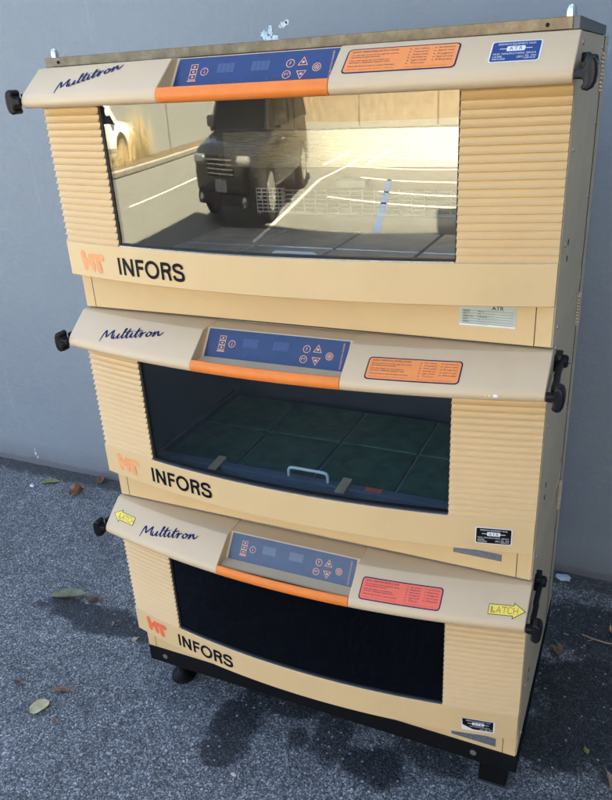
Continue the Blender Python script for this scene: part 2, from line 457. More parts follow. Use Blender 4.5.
# ---- asphalt, with damp patches at places of their own
DAMP = [(-0.34, 0.215, 0.29, 0.070, 1), (-0.50, 0.24, 0.11, 0.035, .9), (0.275, 0.00, 0.075, 0.15, 1), (0.36, 0.13, 0.13, 0.07, .9), (0.265, -0.09, 0.06, 0.06, 1),
        (0.53, 0.07, 0.065, 0.11, .85), (0.665, 0.02, 0.095, 0.07, 1), (0.80, 0.10, 0.11, 0.05, .8), (0.45, 0.03, 0.035, 0.04, .8),
        (1.16, 0.42, 0.22, 0.26, 1), (1.12, 0.70, 0.19, 0.17, .95), (1.5, 0.45, 0.36, 0.42, 1), (1.06, 0.255, 0.10, 0.12, 1), (0.6, 0.40, 0.55, 0.24, .9)]
def asphalt():
    m, nt, b = nmat('asphalt')
    tc = nt.nodes.new('ShaderNodeTexCoord'); pos = tc.outputs['Object']
    def voro(scale):
        v = nt.nodes.new('ShaderNodeTexVoronoi'); v.inputs['Scale'].default_value = scale; nt.links.new(pos, v.inputs['Vector']); return v
    v1 = voro(270); v2 = voro(95); v3 = voro(620)
    g1 = nt.nodes.new('ShaderNodeSeparateColor'); nt.links.new(v1.outputs['Color'], g1.inputs[0])
    g2 = nt.nodes.new('ShaderNodeSeparateColor'); nt.links.new(v2.outputs['Color'], g2.inputs[0])
    g3 = nt.nodes.new('ShaderNodeSeparateColor'); nt.links.new(v3.outputs['Color'], g3.inputs[0])
    n0 = noise(nt, 2.2, 5, 0.6); nm = noise(nt, 28, 5, 0.7)
    base = ramp(nt, g1.outputs[0], [(0.0, (0.048, 0.051, 0.050)), (0.4, (0.112, 0.118, 0.115)), (0.75, (0.182, 0.192, 0.186)), (1.0, (0.42, 0.43, 0.41))])
    c = base.outputs[0]
    fine = ramp(nt, g3.outputs[1], [(0.0, 0.55), (1.0, 1.35)])
    c = mixc(nt, 1.0, c, fine.outputs[0], 'MULTIPLY')
    # scattered pale stones
    s1 = ramp(nt, g1.outputs[1], [(0.93, 0.0), (0.955, 1.0)]); d1 = ramp(nt, v1.outputs['Distance'], [(0.32, 1.0), (0.5, 0.0)])
    c = mixc(nt, math_(nt, 'MULTIPLY', math_(nt, 'MULTIPLY', s1.outputs[0], d1.outputs[0]), 0.75), c, (0.52, 0.51, 0.49))
    s2 = ramp(nt, g2.outputs[1], [(0.905, 0.0), (0.925, 1.0)]); d2 = ramp(nt, v2.outputs['Distance'], [(0.22, 1.0), (0.36, 0.0)])
    c = mixc(nt, math_(nt, 'MULTIPLY', math_(nt, 'MULTIPLY', s2.outputs[0], d2.outputs[0]), 0.8), c, (0.60, 0.585, 0.56))
    n11 = noise(nt, 10, 5, 0.65)
    cl3 = ramp(nt, n11.outputs['Fac'], [(0.3, 0.80), (0.7, 1.20)])
    c = mixc(nt, 1.0, c, cl3.outputs[0], 'MULTIPLY')
    cl = ramp(nt, n0.outputs['Fac'], [(0.25, 0.82), (0.75, 1.15)])
    c = mixc(nt, 1.0, c, cl.outputs[0], 'MULTIPLY')
    cl2 = ramp(nt, nm.outputs['Fac'], [(0.3, 0.72), (0.7, 1.25)])
    c = mixc(nt, 1.0, c, cl2.outputs[0], 'MULTIPLY')
    # damp
    nd = noise(nt, 11, 8, 0.72)
    wob = math_(nt, 'MULTIPLY', math_(nt, 'SUBTRACT', nd.outputs['Fac'], 0.5), 2.0)
    tot = None
    for cx, cy, rx, ry, st in DAMP:
        mp = nt.nodes.new('ShaderNodeVectorMath'); mp.operation = 'SUBTRACT'; nt.links.new(pos, mp.inputs[0]); mp.inputs[1].default_value = (cx, cy, 0)
        dv = nt.nodes.new('ShaderNodeVectorMath'); dv.operation = 'DIVIDE'; nt.links.new(mp.outputs[0], dv.inputs[0]); dv.inputs[1].default_value = (rx, ry, 1000)
        ln = nt.nodes.new('ShaderNodeVectorMath'); ln.operation = 'LENGTH'; nt.links.new(dv.outputs[0], ln.inputs[0])
        e = math_(nt, 'ADD', ln.outputs['Value'], wob)
        rp = ramp(nt, e, [(0.72, st), (1.0, 0.0)]).outputs[0]
        tot = rp if tot is None else math_(nt, 'MAXIMUM', tot, rp)
    dampf = math_(nt, 'MULTIPLY', tot, 0.92)
    dark = mixc(nt, 1.0, c, (0.15, 0.16, 0.175), 'MULTIPLY')
    # pale chips stay pale when damp
    dark = mixc(nt, math_(nt, 'MULTIPLY', math_(nt, 'MULTIPLY', s2.outputs[0], d2.outputs[0]), 0.8), dark, (0.42, 0.42, 0.41))
    c = mixc(nt, dampf, c, dark)
    # dirt gathered along the wall
    sx = nt.nodes.new('ShaderNodeSeparateXYZ'); nt.links.new(pos, sx.inputs[0])
    dy = math_(nt, 'ABSOLUTE', math_(nt, 'SUBTRACT', sx.outputs[1], WALL_Y - 0.01))
    nw = noise(nt, 16, 5, 0.7)
    dd = math_(nt, 'SUBTRACT', dy, math_(nt, 'MULTIPLY', nw.outputs['Fac'], 0.11))
    dw = ramp(nt, dd, [(0.0, 0.75), (0.03, 0.0)])
    c = mixc(nt, dw.outputs[0], c, (0.035, 0.033, 0.030))
    nt.links.new(c, b.inputs['Base Color'])
    rr = math_(nt, 'SUBTRACT', 0.82, math_(nt, 'MULTIPLY', tot, 0.2)); nt.links.new(rr, b.inputs['Roughness'])
    hgt = math_(nt, 'ADD', math_(nt, 'MULTIPLY', v1.outputs['Distance'], -0.6), math_(nt, 'MULTIPLY', nm.outputs['Fac'], 0.8))
    hgt = math_(nt, 'ADD', hgt, math_(nt, 'MULTIPLY', v2.outputs['Distance'], -0.5))
    bump(nt, b, hgt, 0.6, 0.003)
    return m
M['asphalt'] = asphalt()
M['lines'] = plain('worn_white_road_paint', (0.62, 0.61, 0.56), 0.7, var=0.15)
M['blueline'] = plain('blue_road_paint', (0.10, 0.16, 0.32), 0.7, var=0.15)
M['concrete'] = plain('kerb_concrete', (0.36, 0.34, 0.30), 0.85, var=0.2, scale=8, bstr=0.3)
M['soil'] = plain('dry_soil', (0.13, 0.10, 0.065), 0.95, var=0.4, scale=10, bstr=0.5)
M['straw'] = plain('dry_straw', (0.42, 0.33, 0.17), 0.8, var=0.3, scale=3)

# ------------------------------------------------------------------ setting
bm = bmesh.new()
Sz = 400
xs = [-Sz, -30, -8, -2, 0, 2, 8, 30, Sz]
gv = {(i, j): bm.verts.new((xs[i], xs[j], 0)) for i in range(9) for j in range(9)}
for i in range(8):
    for j in range(8):
        bm.faces.new([gv[i, j], gv[i + 1, j], gv[i + 1, j + 1], gv[i, j + 1]])
tag(obj('ground', bm, M['asphalt']), kind='structure')

bm = bmesh.new()
box(bm, -3.05, 16, WALL_Y, WALL_Y + 9, 0.0, 9.4)
box(bm, 2.5, 16, -2.7, WALL_Y - .002, 0.0, 6.6)  # unseen wing, added to block sky light from the right
wall = obj('wall_with_shade_wing', bm, M['wall'])
tag(wall, 'long smooth blue-grey painted wall behind the stacked incubators, with an added unseen wing blocking light from the right', 'wall')

def fleck(cx, cz, pieces, mat, name='paint_patch'):
    bm = bmesh.new()
    for (dx, dz, r, n, sx) in pieces:
        a0 = random.random()
        vs = []
        for k in range(n):
            a = a0 + 2 * pi * k / n; rr = r * random.uniform(0.45, 1.15)
            vs.append((cx + dx + rr * cos(a) * sx, cz + dz + rr * sin(a)))
        prism(bm, vs, lambda p, q, t: (p, WALL_Y - 0.0012 * (1 - t) + 0.001 * t, q))
    return obj(name, bm, mat, wall)
M['fleck'] = plain('pale_aqua_paint', (0.50, 0.66, 0.70), 0.6, var=0.2, scale=60)
M['fleckw'] = plain('white_filler', (0.62, 0.66, 0.66), 0.6, var=0.2, scale=60)
fleck(0.019, 1.712, [(-.012, 0.002, .016, 17, 1.1), (.008, .008, .014, 15, .9), (.024, -.010, .012, 13, 1.2), (0.002, -.012, .012, 13, 1.2), (.01, .022, .005, 9, 1)], M['fleck'])
fleck(0.071, 1.736, [(0, 0, .011, 15, 1.3), (.014, .006, .007, 11, 1.3), (-.010, -.003, .006, 11, 1.2)], M['fleckw'])
fleck(-1.332, 0.058, [(0, 0, .011, 13, .5), (.006, -.016, .009, 11, .7), (0, .02, .005, 9, .6)], M['fleckw'])

# parking area in front of the machine (seen mirrored in the upper window)
bm = bmesh.new()
def line(p, q, w, mi=0, z=0.004):
    p = Vector(p); q = Vector(q); d = (q - p).normalized(); n = Vector((-d.y, d.x)) * w / 2
    f = bm.faces.new([bm.verts.new((v.x, v.y, z)) for v in (p - n, q - n, q + n, p + n)]); f.material_index = mi
    if f.normal.z < 0: f.normal_flip()
for x in (-7.35, -2.75): line((x, -5.6), (x, -10.6), 0.11)
line((-2.2, -12.4), (3.4, -11.2), 0.13); line((-1.4, -10.9), (3.4, -9.7), 0.13); line((-0.6, -9.5), (3.2, -8.45), 0.13)
line((-2.0, -8.9), (2.9, -7.7), 0.11); line((-3.0, -14.2), (3.6, -12.8), 0.12); line((-2.75, -10.6), (-1.9, -13.6), 0.11); line((-3.2, -12.6), (-2.6, -15.2), 0.11); line((-1.5, -12.6), (-.9, -15.2), 0.11)
line((-0.28, -6.6), (-0.44, -10.8), 0.16, 1)
tag(obj('parking_lines', bm, [M['lines'], M['blueline']]), kind='structure')
bm = bmesh.new()
box(bm, -11.5, -10.4, -20, -6.4, 0, 0.13, 0.03)
tag(obj('kerb', bm, M['concrete']), kind='structure')
bm = bmesh.new()
g0 = 9
gvv = {(i, j): bm.verts.new((-11.4 + .9 * i / g0, -19.9 + 13.3 * j / 20, 0.134 + random.uniform(0, .05) * (0 < i < g0 and 0 < j < 20))) for i in range(g0 + 1) for j in range(21)}
for i in range(g0):
    for j in range(20): bm.faces.new([gvv[i, j], gvv[i + 1, j], gvv[i + 1, j + 1], gvv[i, j + 1]])
tag(obj('terrain', bm, M['soil']), kind='structure')

# ------------------------------------------------------------------ incubator pieces (built once per unit, in unit coordinates: x 0..1, z 0..H)
VT = (0.015, 0.4875); VB = (-0.040, 0.4450)           # sloping face of the visor, top and bottom
VD = Vector((VB[0] - VT[0], VB[1] - VT[1])); VL = VD.length; VDn = VD / VL
VN = Vector((0, VDn.y, -VDn.x)); VN = Vector((0, -abs(VDn.y), abs(VDn.x)))

def visor_fn(x, u, lift):
    """u = metres up the slope from the lower edge of the flat face"""
    p = Vector((x, VB[0] - VDn.x * u + arc(x), VB[1] - VDn.y * u))
    return p + VN * lift
def zu(z): return (z - VB[1]) / (VT[1] - VB[1]) * VL

def door_fn(x, z, lift):
    t = 2 * x - 1; g = S * 4 * t
    n = Vector((g, -1, 0)).normalized()
    return Vector((x, arc(x), z)) + n * lift

def plinth_fn(x, z, lift): return Vector((x, 0.025 - lift, z))

PT = Vector((0, -0.0195, 0.4855)); PB = Vector((0, -0.0560, 0.4375))
PD = PB - PT; PDn = PD.normalized(); PN = Vector((0, PDn.z, -PDn.y)); PN = PN if PN.z > 0 else -PN
PLEN = PD.length
def panel_fn(x, v, lift):
    return Vector((x, 0, 0)) + PB - PDn * v + PN * lift

RIB = 0.0131
def rib_profile():
    pr = []
    z0, z1 = 0.1545, 0.4415
    n = int(round((z1 - z0) / RIB)); p = (z1 - z0) / n
    for i in range(n):
        zb = z0 + i * p
        # from the lower ridge upward: concave cove, then a short undercut to the next ridge
        for f, o in ((0.0, 0.0), (0.07, 0.0013), (0.22, 0.0038), (0.42, 0.0056), (0.64, 0.0066), (0.82, 0.0068), (0.92, 0.0056), (0.975, 0.0024)):
            pr.append((o, zb + f * p, True))
    pr.append((0.0, z1, True))
    return pr

def letters_INFORS(bm, x0, x1, zb, zt, fn, lift):
    w = (x1 - x0); h = zt - zb; t = h * 0.185
    # letter boxes as fractions of the word
    def P(a, b): return (x0 + a * w, zb + b * h)
    def L(pts, li, th=t, **k): stroke(bm, [P(*p) for p in pts], th, fn, lift + li * 0.00006, **k)
    ht = 0.082  # half-stroke as fraction of height
    hx = t / 2 / w
    L([(hx, 0), (hx, 1)], 0)
    a, c = 0.078, 0.245
    L([(a + hx, 0), (a + hx, 1)], 1); L([(c - hx, 0), (c - hx, 1)], 2); L([(a + hx * .9, 1 - ht * .3), (c - hx * .9, ht * .3)], 3, th=t * 1.12)
    a, c = 0.286, 0.415
    L([(a + hx, 0), (a + hx, 1)], 4); L([(a + hx, 1 - ht), (c, 1 - ht)], 5); L([(a + hx, .53), (c - .015, .53)], 6)
    cx, rx = 0.533, 0.107 - hx
    pts = [(cx + rx * cos(2 * pi * k / 40), .5 + (.515 - ht) * sin(2 * pi * k / 40)) for k in range(40)]
    L(pts, 7, closed=True)
    a = 0.668
    L([(a + hx, 0), (a + hx, 1)], 8)
    bowl = [(a + hx, 1 - ht), (a + .085, 1 - ht)] + [(a + .085 + .046 * sin(pi * k / 10), .725 + (.275 - ht) * cos(pi * k / 10)) for k in range(1, 10)] + [(a + .085, .45 + ht), (a + hx, .45 + ht)]
    L(bowl, 9)
    L([(a + .085, .46 + ht * .5), (a + .112, .40), (a + .119, .20), (a + .128, 0)], 10)
    s0 = 0.918
    sp = catmull([(s0 + .056, .70, 0), (s0 + .047, .86, 0), (s0 + .0, .93, 0), (s0 - .052, .85, 0), (s0 - .058, .70, 0), (s0 - .040, .585, 0), (s0 + .0, .525, 0), (s0 + .048, .455, 0), (s0 + .064, .31, 0), (s0 + .055, .13, 0), (s0 + .0, .07, 0), (s0 - .052, .14, 0), (s0 - .064, .31, 0)], 5)
    L([(p.x, p.y) for p in sp], 11)

def letters_HT(bm, x0, x1, zb, zt, fn, lift):
    w = x1 - x0; h = zt - zb; t = h * 0.40
    def P(a, b): return (x0 + a * w, zb + b * h)
    k = 0
    for pts in ([(.07, .95), (.13, .10)], [(.13, .50), (.44, .53)], [(.41, .80), (.47, .10)], [(.42, .78), (.92, .80)], [(.69, .78), (.76, .02)]):
        stroke(bm, [P(*p) for p in pts], t, fn, lift + k * 0.00008, round_cap=True); k += 1

MUL = [  # brush script strokes, x in letter units, baseline 0, capitals about 1
 [(0.0, -.20), (.17, .45), (.40, 1.0), (.47, .62), (.52, .28), (.78, .62), (1.06, .98), (1.00, .55), (.98, .18), (1.06, .02)],
 [(1.20, .50), (1.13, .22), (1.20, .04), (1.38, .14), (1.56, .50), (1.50, .20), (1.56, .03), (1.68, .10)],
 [(1.68, .10), (1.92, .52), (2.12, 1.02), (2.06, 1.08), (1.94, .62), (1.86, .18), (1.94, .02), (2.08, .12)],
 [(2.08, .12), (2.28, .60), (2.42, .98), (2.30, .50), (2.24, .14), (2.34, .02), (2.46, .12)],
 [(2.10, .66), (2.40, .70), (2.72, .78)],
 [(2.46, .12), (2.66, .52), (2.60, .18), (2.68, .03), (2.82, .12)],
 [(2.76, .76), (2.84, .84)],
 [(2.82, .12), (3.02, .56), (3.18, .96), (3.06, .50), (2.98, .14), (3.06, .02), (3.18, .10)],
 [(2.90, .64), (3.20, .70), (3.52, .78)],
 [(3.18, .10), (3.42, .52), (3.48, .48), (3.42, .22), (3.40, .04), (3.50, .34), (3.70, .52), (3.80, .46)],
 [(4.12, .50), (3.94, .40), (3.86, .18), (3.98, .03), (4.16, .14), (4.24, .38), (4.12, .50), (4.26, .40), (4.42, .40)],
 [(4.42, .40), (4.50, .50), (4.44, .20), (4.42, .02), (4.56, .32), (4.76, .50), (4.78, .24), (4.86, .04), (5.02, .16), (5.20, .40)],
]
def script_multitron(bm, x0, u0, x1, u1, fn, lift, cap):
    """baseline from (x0,u0) to (x1,u1) on the visor"""
    d = Vector((x1 - x0, u1 - u0)); L = d.length; d /= L; n = Vector((-d.y, d.x))
    sx = L / 5.2
    for k, st in enumerate(MUL):
        pts = catmull([(p[0], p[1], 0) for p in st], 7)
        q = []
        for p in pts:
            a = p.x * sx; b = p.y * cap
            v = Vector((x0, u0)) + d * a + n * b
            q.append((v.x, v.y))
        stroke(bm, q, cap * 0.225, fn, lift + k * 0.00004, nib=radians(28), round_cap=False)

def instruction_label(parent, corners, coral):
    """corners x0,x1,u0,u1 on the visor"""
    x0, x1, u0, u1 = corners
    m = M['stk_red'] if coral else M['stk_orange']
    bm = bmesh.new()
    w = x1 - x0; h = u1 - u0
    sheet(bm, x0, x1, u0, u1, visor_fn, 0.0004, 12, 1, 0.007)
    sheet(bm, x0 + .0022, x1 - .0022, u0 + .0022, u1 - .0022, visor_fn, 0.0007, 12, 0, 0.0055)
    def T(s, a, b, hh, ww=None, mi=1): text(bm, s, x0 + a * w, u0 + b * h, visor_fn, 0.0009, hh * h, ww * w if ww else None, mi)
    T('QUICK OPERATING INSTRUCTIONS', .045, .82, .075, .42)
    T('Use the keys to scroll through the various', .045, .695, .06, .43)
    T('operating system functions', .045, .61, .06, .27)
    T('Use the keys to increase or', .045, .475, .06, .36)
    T('decrease a displayed setpoint value', .045, .39, .06, .37)
    T('Press the key to start or stop a function', .045, .245, .06, .42)
    T('See the manual for further details', .045, .12, .05, .42, 2)
    for i, s in enumerate(('Set values', 'Temperature', 'Shaker speed', 'Humidity set', 'Light on/off', 'Timer')):
        T(s, .605, .82 - i * .115, .055, .13)
        stroke(bm, [(x0 + (.565) * w, u0 + (.84 - i * .115) * h), (x0 + (.578) * w, u0 + (.84 - i * .115) * h)], .0014, visor_fn, .0009, mi=1)
    for i, s in enumerate(('Set functions', 'Alarm reset', 'Program', 'Start or stop', 'Mode')):
        T(s, .815, .82 - i * .125, .055, .14)
        stroke(bm, [(x0 + (.785) * w, u0 + (.84 - i * .125) * h), (x0 + (.797) * w, u0 + (.84 - i * .125) * h)], .0013, visor_fn, .0009, mi=1)
    T('Refer to the operating manual for service', .565, .10, .05, .36, 2)
    return obj('instruction_label', bm, [m, M['navy'], M['panelred']], parent)

def dealer_label(parent, x0, x1, z0, z1, fn, ground, worn=None):
    bm = bmesh.new(); w = x1 - x0; h = z1 - z0
    sheet(bm, x0, x1, z0, z1, fn, 0.0004, 6, 1, 0.004)
    b = 0.0018
    if worn:   # the lower left of the face has peeled away
        pts = [(x0 + .03 * w, z0 + .45 * h), (x0 + .18 * w, z0 + .30 * h), (x0 + .35 * w, z0 + .13 * h), (x1 - .05 * w, z0 + .09 * h), (x1 - .05 * w, z1 - b), (x0 + .01 * w, z1 - .2 * b)]
        poly(bm, pts, fn, 0.0008, 0)
    else:
        sheet(bm, x0 + b, x1 - b, z0 + b, z1 - b, fn, 0.0007, 6, 0, 0.003)
    def T(s, a, c, hh, ww, mi=1): text(bm, s, x0 + a * w, z0 + c * h, fn, 0.0010, hh * h, ww * w, mi)
    T('RESEARCH EQUIPMENT SALES', .13, .80, .085, .74)
    bx = (x0 + .32 * w, x0 + .68 * w, z0 + .50 * h, z0 + .74 * h)
    sheet(bm, bx[0], bx[1], bx[2], bx[3], fn, 0.0010, 3, 1, 0.002)
    T_ = lambda s, a, c, hh, ww: text(bm, s, x0 + a * w, z0 + c * h, fn, 0.0013, hh * h, ww * w, 0)
    T_('A', .37, .535, .165, .075); T_('T', .465, .535, .165, .07); T_('R', .56, .535, .165, .07)
    stroke(bm, [(x0 + .18 * w, z0 + .62 * h), (x0 + .32 * w, z0 + .62 * h)], .0012, fn, .001, mi=1)
    stroke(bm, [(x0 + .68 * w, z0 + .62 * h), (x0 + .82 * w, z0 + .62 * h)], .0012, fn, .001, mi=1)
    T('SALES  MANUFACTURING  SERVICE', .25 if worn else .07, .345, .08, .60 if worn else .84)
    if not worn:
        T('LAUREL', .07, .215, .08, .20); T('MARYLAND', .07, .10, .08, .26)
    T('(301)', .55, .16, .10, .13); T('TEL  FAX', .70, .21, .08, .23); T('SERVICE', .70, .11, .07, .22)
    return obj('dealer_label', bm, [ground, M['white']], parent)

def latch_arrow(parent, p0, p1, flip):
    """arrow label from tail centre p0 to tip p1 (x,u)"""
    bm = bmesh.new()
    p0 = Vector(p0); p1 = Vector(p1); d = p1 - p0; L = d.length; d /= L; n = Vector((-d.y, d.x))
    hw = 0.0105; hh = 0.0165; neck = L * 0.66
    def g(a, b): v = p0 + d * a + n * b; return (v.x, v.y)
    out = [g(0, -hw), g(neck, -hw), g(neck, -hh), g(L, 0), g(neck, hh), g(neck, hw), g(0, hw)]
    ins = [g(.0011, -hw + .0011), g(neck + .0011, -hw + .0011), g(neck + .0011, -hh + .0022), g(L - .002, 0), g(neck + .0011, hh - .0022), g(neck + .0011, hw - .0011), g(.0011, hw - .0011)]
    poly(bm, out, visor_fn, 0.0005, 1); poly(bm, ins, visor_fn, 0.0008, 0)
    sgn = -1 if flip else 1
    def tf(x, z, lift):
        a, b = (x, z) if not flip else (L * 0.80 - x, -z)
        q = g(a, b); return visor_fn(q[0], q[1], lift)
    # outlined capitals LATCH
    lx = .0045; cw = (L * .76) / 5; ch = .0062
    def S_(pts, i): 
        stroke(bm, [(lx + i * cw + a * cw * .78, -ch + 2 * ch * b) for a, b in pts], .0013, tf, 0.001, mi=2)
    S_([(.1, 1), (.1, 0), (.9, 0), (.9, .25)], 0); S_([(.32, .95), (.32, .22), (.8, .22)], 0)
    S_([(0, 0), (.5, 1), (1, 0)], 1); S_([(.2, .35), (.8, .35)], 1)
    S_([(0, .78), (0, 1), (1, 1), (1, .78)], 2); S_([(.5, 1), (.5, 0)], 2)
    S_([(1, .8), (.75, 1), (.3, 1), (.02, .7), (.02, .3), (.3, 0), (.75, 0), (1, .2)], 3)
    S_([(.05, 0), (.05, 1)], 4); S_([(.95, 0), (.95, 1)], 4); S_([(.05, .5), (.95, .5)], 4)
    return obj('arrow_label', bm, [M['yellow'], M['ink'], M['redink']], parent)

def latch(parent, side, length):
    """over-centre latch on the end of the visor; side -1 left, 1 right"""
    X = (lambda d: 1.0 + d) if side > 0 else (lambda d: -d)
    root = None
    # strap
    bm = bmesh.new()
    zp, yp = 0.443, 0.095
    y1, z1 = -0.030, 0.437
    def seg(ya, za, yb, zb, wa, wb, d0, d1):
        for f in prism(bm, [(ya, za - wa), (yb, zb - wb), (yb, zb + wb), (ya, za + wa)], lambda a, b, t: (X(d0 + (d1 - d0) * t), a, b), bev=0.0015): pass
    seg(yp, zp, 0.02, 0.440, .0085, .0058, .007, .017)
    seg(0.0205, 0.440, y1, z1, .0058, .0075, .009, .019)
    root = obj('latch', bm, M['black'], parent)
    bm = bmesh.new()
    box(bm, *sorted((X(0.0), X(0.012))), yp - .016, yp + .018, zp - .017, zp + .015, .002)
    lathe(bm, [(.011, 0), (.012, .002), (.012, .018), (.009, .021)] if side > 0 else [(.011, 0), (.012, -.002), (.012, -.018), (.009, -.021)], (X(0.002), yp, zp), 18, 'x')
    obj('pivot_bracket', bm, M['black'], root)
    bm = bmesh.new()
    lathe(bm, [(.004, 0), (.0045, .002 * side), (.003, .004 * side)], (X(.023), yp, zp), 10, 'x')
    obj('pivot_pin', bm, M['steel'], root)
    # T grip: outline in (outward, z), swept in y
    out = [(.0035, .0065), (.0150, .0072), (.0178, .0110), (.0160, .0160), (.0175, .0205), (.0235, .0225), (.0300, .0195), (.0335, .0120), (.0345, 0), (.0335, -.0105), (.0300, -.0185), (.0235, -.0220), (.0165, -.0205), (.0140, -.0170), (.0175, -.0120), (.0165, -.0078), (.0140, -.0065), (.0035, -.0065)]
    bm = bmesh.new()
    cy, cz = -0.044, 0.4305
    prism(bm, out, lambda a, b, t: (X(a), cy + (t - .5) * (.018 + .012 * min(1, max(0, (a - .012) / .012))), cz + b), bev=.0042, seg=4)
    obj('grip', bm, M['black'], root)
    return root

def screw(parent, y, z, r=0.0042):
    bm = bmesh.new()
    lathe(bm, [(r, 0), (r, .0012), (r * .7, .0026), (r * .25, .0031)], (1.0, y, z), 12, 'x')
    return obj('screw', bm, M['steel'], parent)

def circle_pts(cx, cy, r, n=20): return [(cx + r * cos(2 * pi * k / n), cy + r * sin(2 * pi * k / n)) for k in range(n)]

def build_unit(idx, label):
    z0 = B + (2 - idx) * H
    root = empty('incubator', (0, 0, z0))
    tag(root, label, 'incubator', 'stacked laboratory shaking incubators')
    # ---- sheet metal body: outer shell with the mouth of the chamber
    bm = bmesh.new()
    o = [(0, .031), (1, .031), (1, DEPTH), (0, DEPTH)]
    zb, zt = 0.0012, 0.4868
    mx0, mx1, mz0, mz1 = .075, .925, .068, .432
    def q(*p): bm.faces.new([bm.verts.new(v) for v in p])
    q((1, .031, zb), (1, .505, zb), (1, .505, zt), (1, .031, zt))
    q((.9992, .505, zb), (.9992, .511, zb), (.9992, .511, zt), (.9992, .505, zt))
    q((1.001, .511, zb), (1.001, DEPTH, zb), (1.001, DEPTH, zt), (1.001, .511, zt))
    q((0, .031, zb), (0, .031, zt), (0, DEPTH, zt), (0, DEPTH, zb))
    q((0, DEPTH, zb), (0, DEPTH, zt), (1.001, DEPTH, zt), (1.001, DEPTH, zb))
    q((0, .031, zt), (1, .031, zt), (1.001, DEPTH, zt), (0, DEPTH, zt))
    q((0, .031, zb), (0, DEPTH, zb), (1.001, DEPTH, zb), (1, .031, zb))
    for a in (((0, zb), (1, mz0)), ((0, mz1), (1, zt)), ((0, mz0), (mx0, mz1)), ((mx1, mz0), (1, mz1))):
        (xa, za), (xb, zb_) = a
        q((xa, .031, za), (xb, .031, za), (xb, .031, zb_), (xa, .031, zb_))
    obj('cabinet', bm, M['taupe'], root)
    # ---- chamber lining
    if idx < 2:
        lining = M['stainless'] if idx == 0 else M['darksteel']
        bm = bmesh.new()
        yb = .53
        q((mx0, .0312, mz0), (mx1, .0312, mz0), (mx1, yb, mz0), (mx0, yb, mz0))
        q((mx0, .0312, mz1), (mx0, yb, mz1), (mx1, yb, mz1), (mx1, .0312, mz1))
        q((mx0, .0312, mz0), (mx0, yb, mz0), (mx0, yb, mz1), (mx0, .0312, mz1))
        q((mx1, .0312, mz0), (mx1, .0312, mz1), (mx1, yb, mz1), (mx1, yb, mz0))
        q((mx0, yb, mz0), (mx1, yb, mz0), (mx1, yb, mz1), (mx0, yb, mz1))
        if idx == 0:
            bm.faces.ensure_lookup_table(); bm.faces[-1].material_index = 1
        lin = obj('chamber', bm, [M['chambergrey'], lining] if idx == 0 else lining, root)
        if idx == 0:
            bm = bmesh.new()
            box(bm, mx0 + .025, mx1 - .01, yb - .012, yb - .001, .236, .326, .002)  # bright steel strip added so the sunlit lot mirrors as a band
            obj('mirror_panel', bm, M['mirrorsteel'], lin)
            for xv in (.30, .47, .66, .80):
                bm = bmesh.new(); box(bm, xv, xv + .003, yb - .003, yb - .0005, .33, mz1)
                obj('wall_seam', bm, M['darksteel'], lin)
            for xv in (.205, .27):
                for zv in (.215, .12):
                    bm = bmesh.new(); lathe(bm, [(.003, -.004), (.003, 0)], (xv - .02, yb, zv), 8, 'y')
                    obj('wall_screw', bm, M['chrome'], lin)
            bm = bmesh.new()
            box(bm, .185, .265, yb - .004, yb - .001, .125, .185)
            gr = obj('vent_opening', bm, M['hole'], lin)
            bm = bmesh.new()
            for i in range(7): box(bm, .183, .267, yb - .008, yb - .0045, .125 + i * .0097, .1282 + i * .0097)
            for i in range(6): box(bm, .185 + i * .0155, .187 + i * .0155, yb - .0105, yb - .0085, .124, .186)
            obj('vent_grille', bm, M['handle'], lin)
            # wire shelf standing against the back
            bm = bmesh.new()
            for i in range(6): tube(bm, [(.27, yb - .03, .132 + i * .0105), (.735, yb - .03, .132 + i * .0105)], .0016, 6)
            for i in range(16): tube(bm, [(.27 + i * .031, yb - .0325, .130), (.27 + i * .031, yb - .0325, .188)], .0019, 6)
            tube(bm, [(.27, yb - .03, .129), (.735, yb - .03, .129)], .0034, 8)
            obj('wire_guard', bm, M['wire'], lin)
            bm = bmesh.new()
            box(bm, .42, .495, yb - .035, yb - .013, .190, .212, .003)
            obj('sensor_box', bm, M['traysteel'], lin)
        bm = bmesh.new()
        bow(bm, [(.0309, .0868, False), (.0175, .0868, True), (.0175, .0886, True), (.0309, .0886, False)], .010, .990, 30)
        obj('sill_plate', bm, M['trayblue'] if idx else M['darksteel'], lin)
        # shaker tray
        bm = bmesh.new()
        box(bm, .085, .905, .065, .50, .074, .082, .002)
        tray = obj('shaker_tray', bm, M['traygrey'] if idx else M['darksteel'], root)
        for i in range(4):
            for j in range(2):
                bm = bmesh.new()
                xa = .09 + i * .2; ya = .11 + j * .19
                box(bm, xa + .003, xa + .195, ya + .003, ya + .186, .0825, .090, .002)
                if idx:
                    for (ci, cj, cx, cy) in ((2, 0, .575, .20), (3, 0, .78, .20), (1, 1, .40, .40)):
                        if (i, j) == (ci, cj):
                            pr = [(.045, .0903), (.045, .0912), (.042, .0912), (.042, .0903)]
                            rings = []
                            for r_, h_ in pr:
                                rings.append([bm.verts.new((cx + r_ * cos(2 * pi * k / 28), cy + r_ * .85 * sin(2 * pi * k / 28), h_)) for k in range(28)])
                            for a in range(3):
                                for k in range(28): bm.faces.new([rings[a][k], rings[a][(k + 1) % 28], rings[a + 1][(k + 1) % 28], rings[a + 1][k]])
                obj('tray_mat', bm, M['greenmat'] if idx else M['tile'], tray)
        bm = bmesh.new()
        bm_l = bmesh.new(); box(bm_l, .09, .90, .068, .092, .0822, .1080, .002); obj('tray_lip', bm_l, M['trayblue'] if idx else M['darksteel'], tray)
        hx0, hx1, hy, hz = (.450, .546, .080, .131)
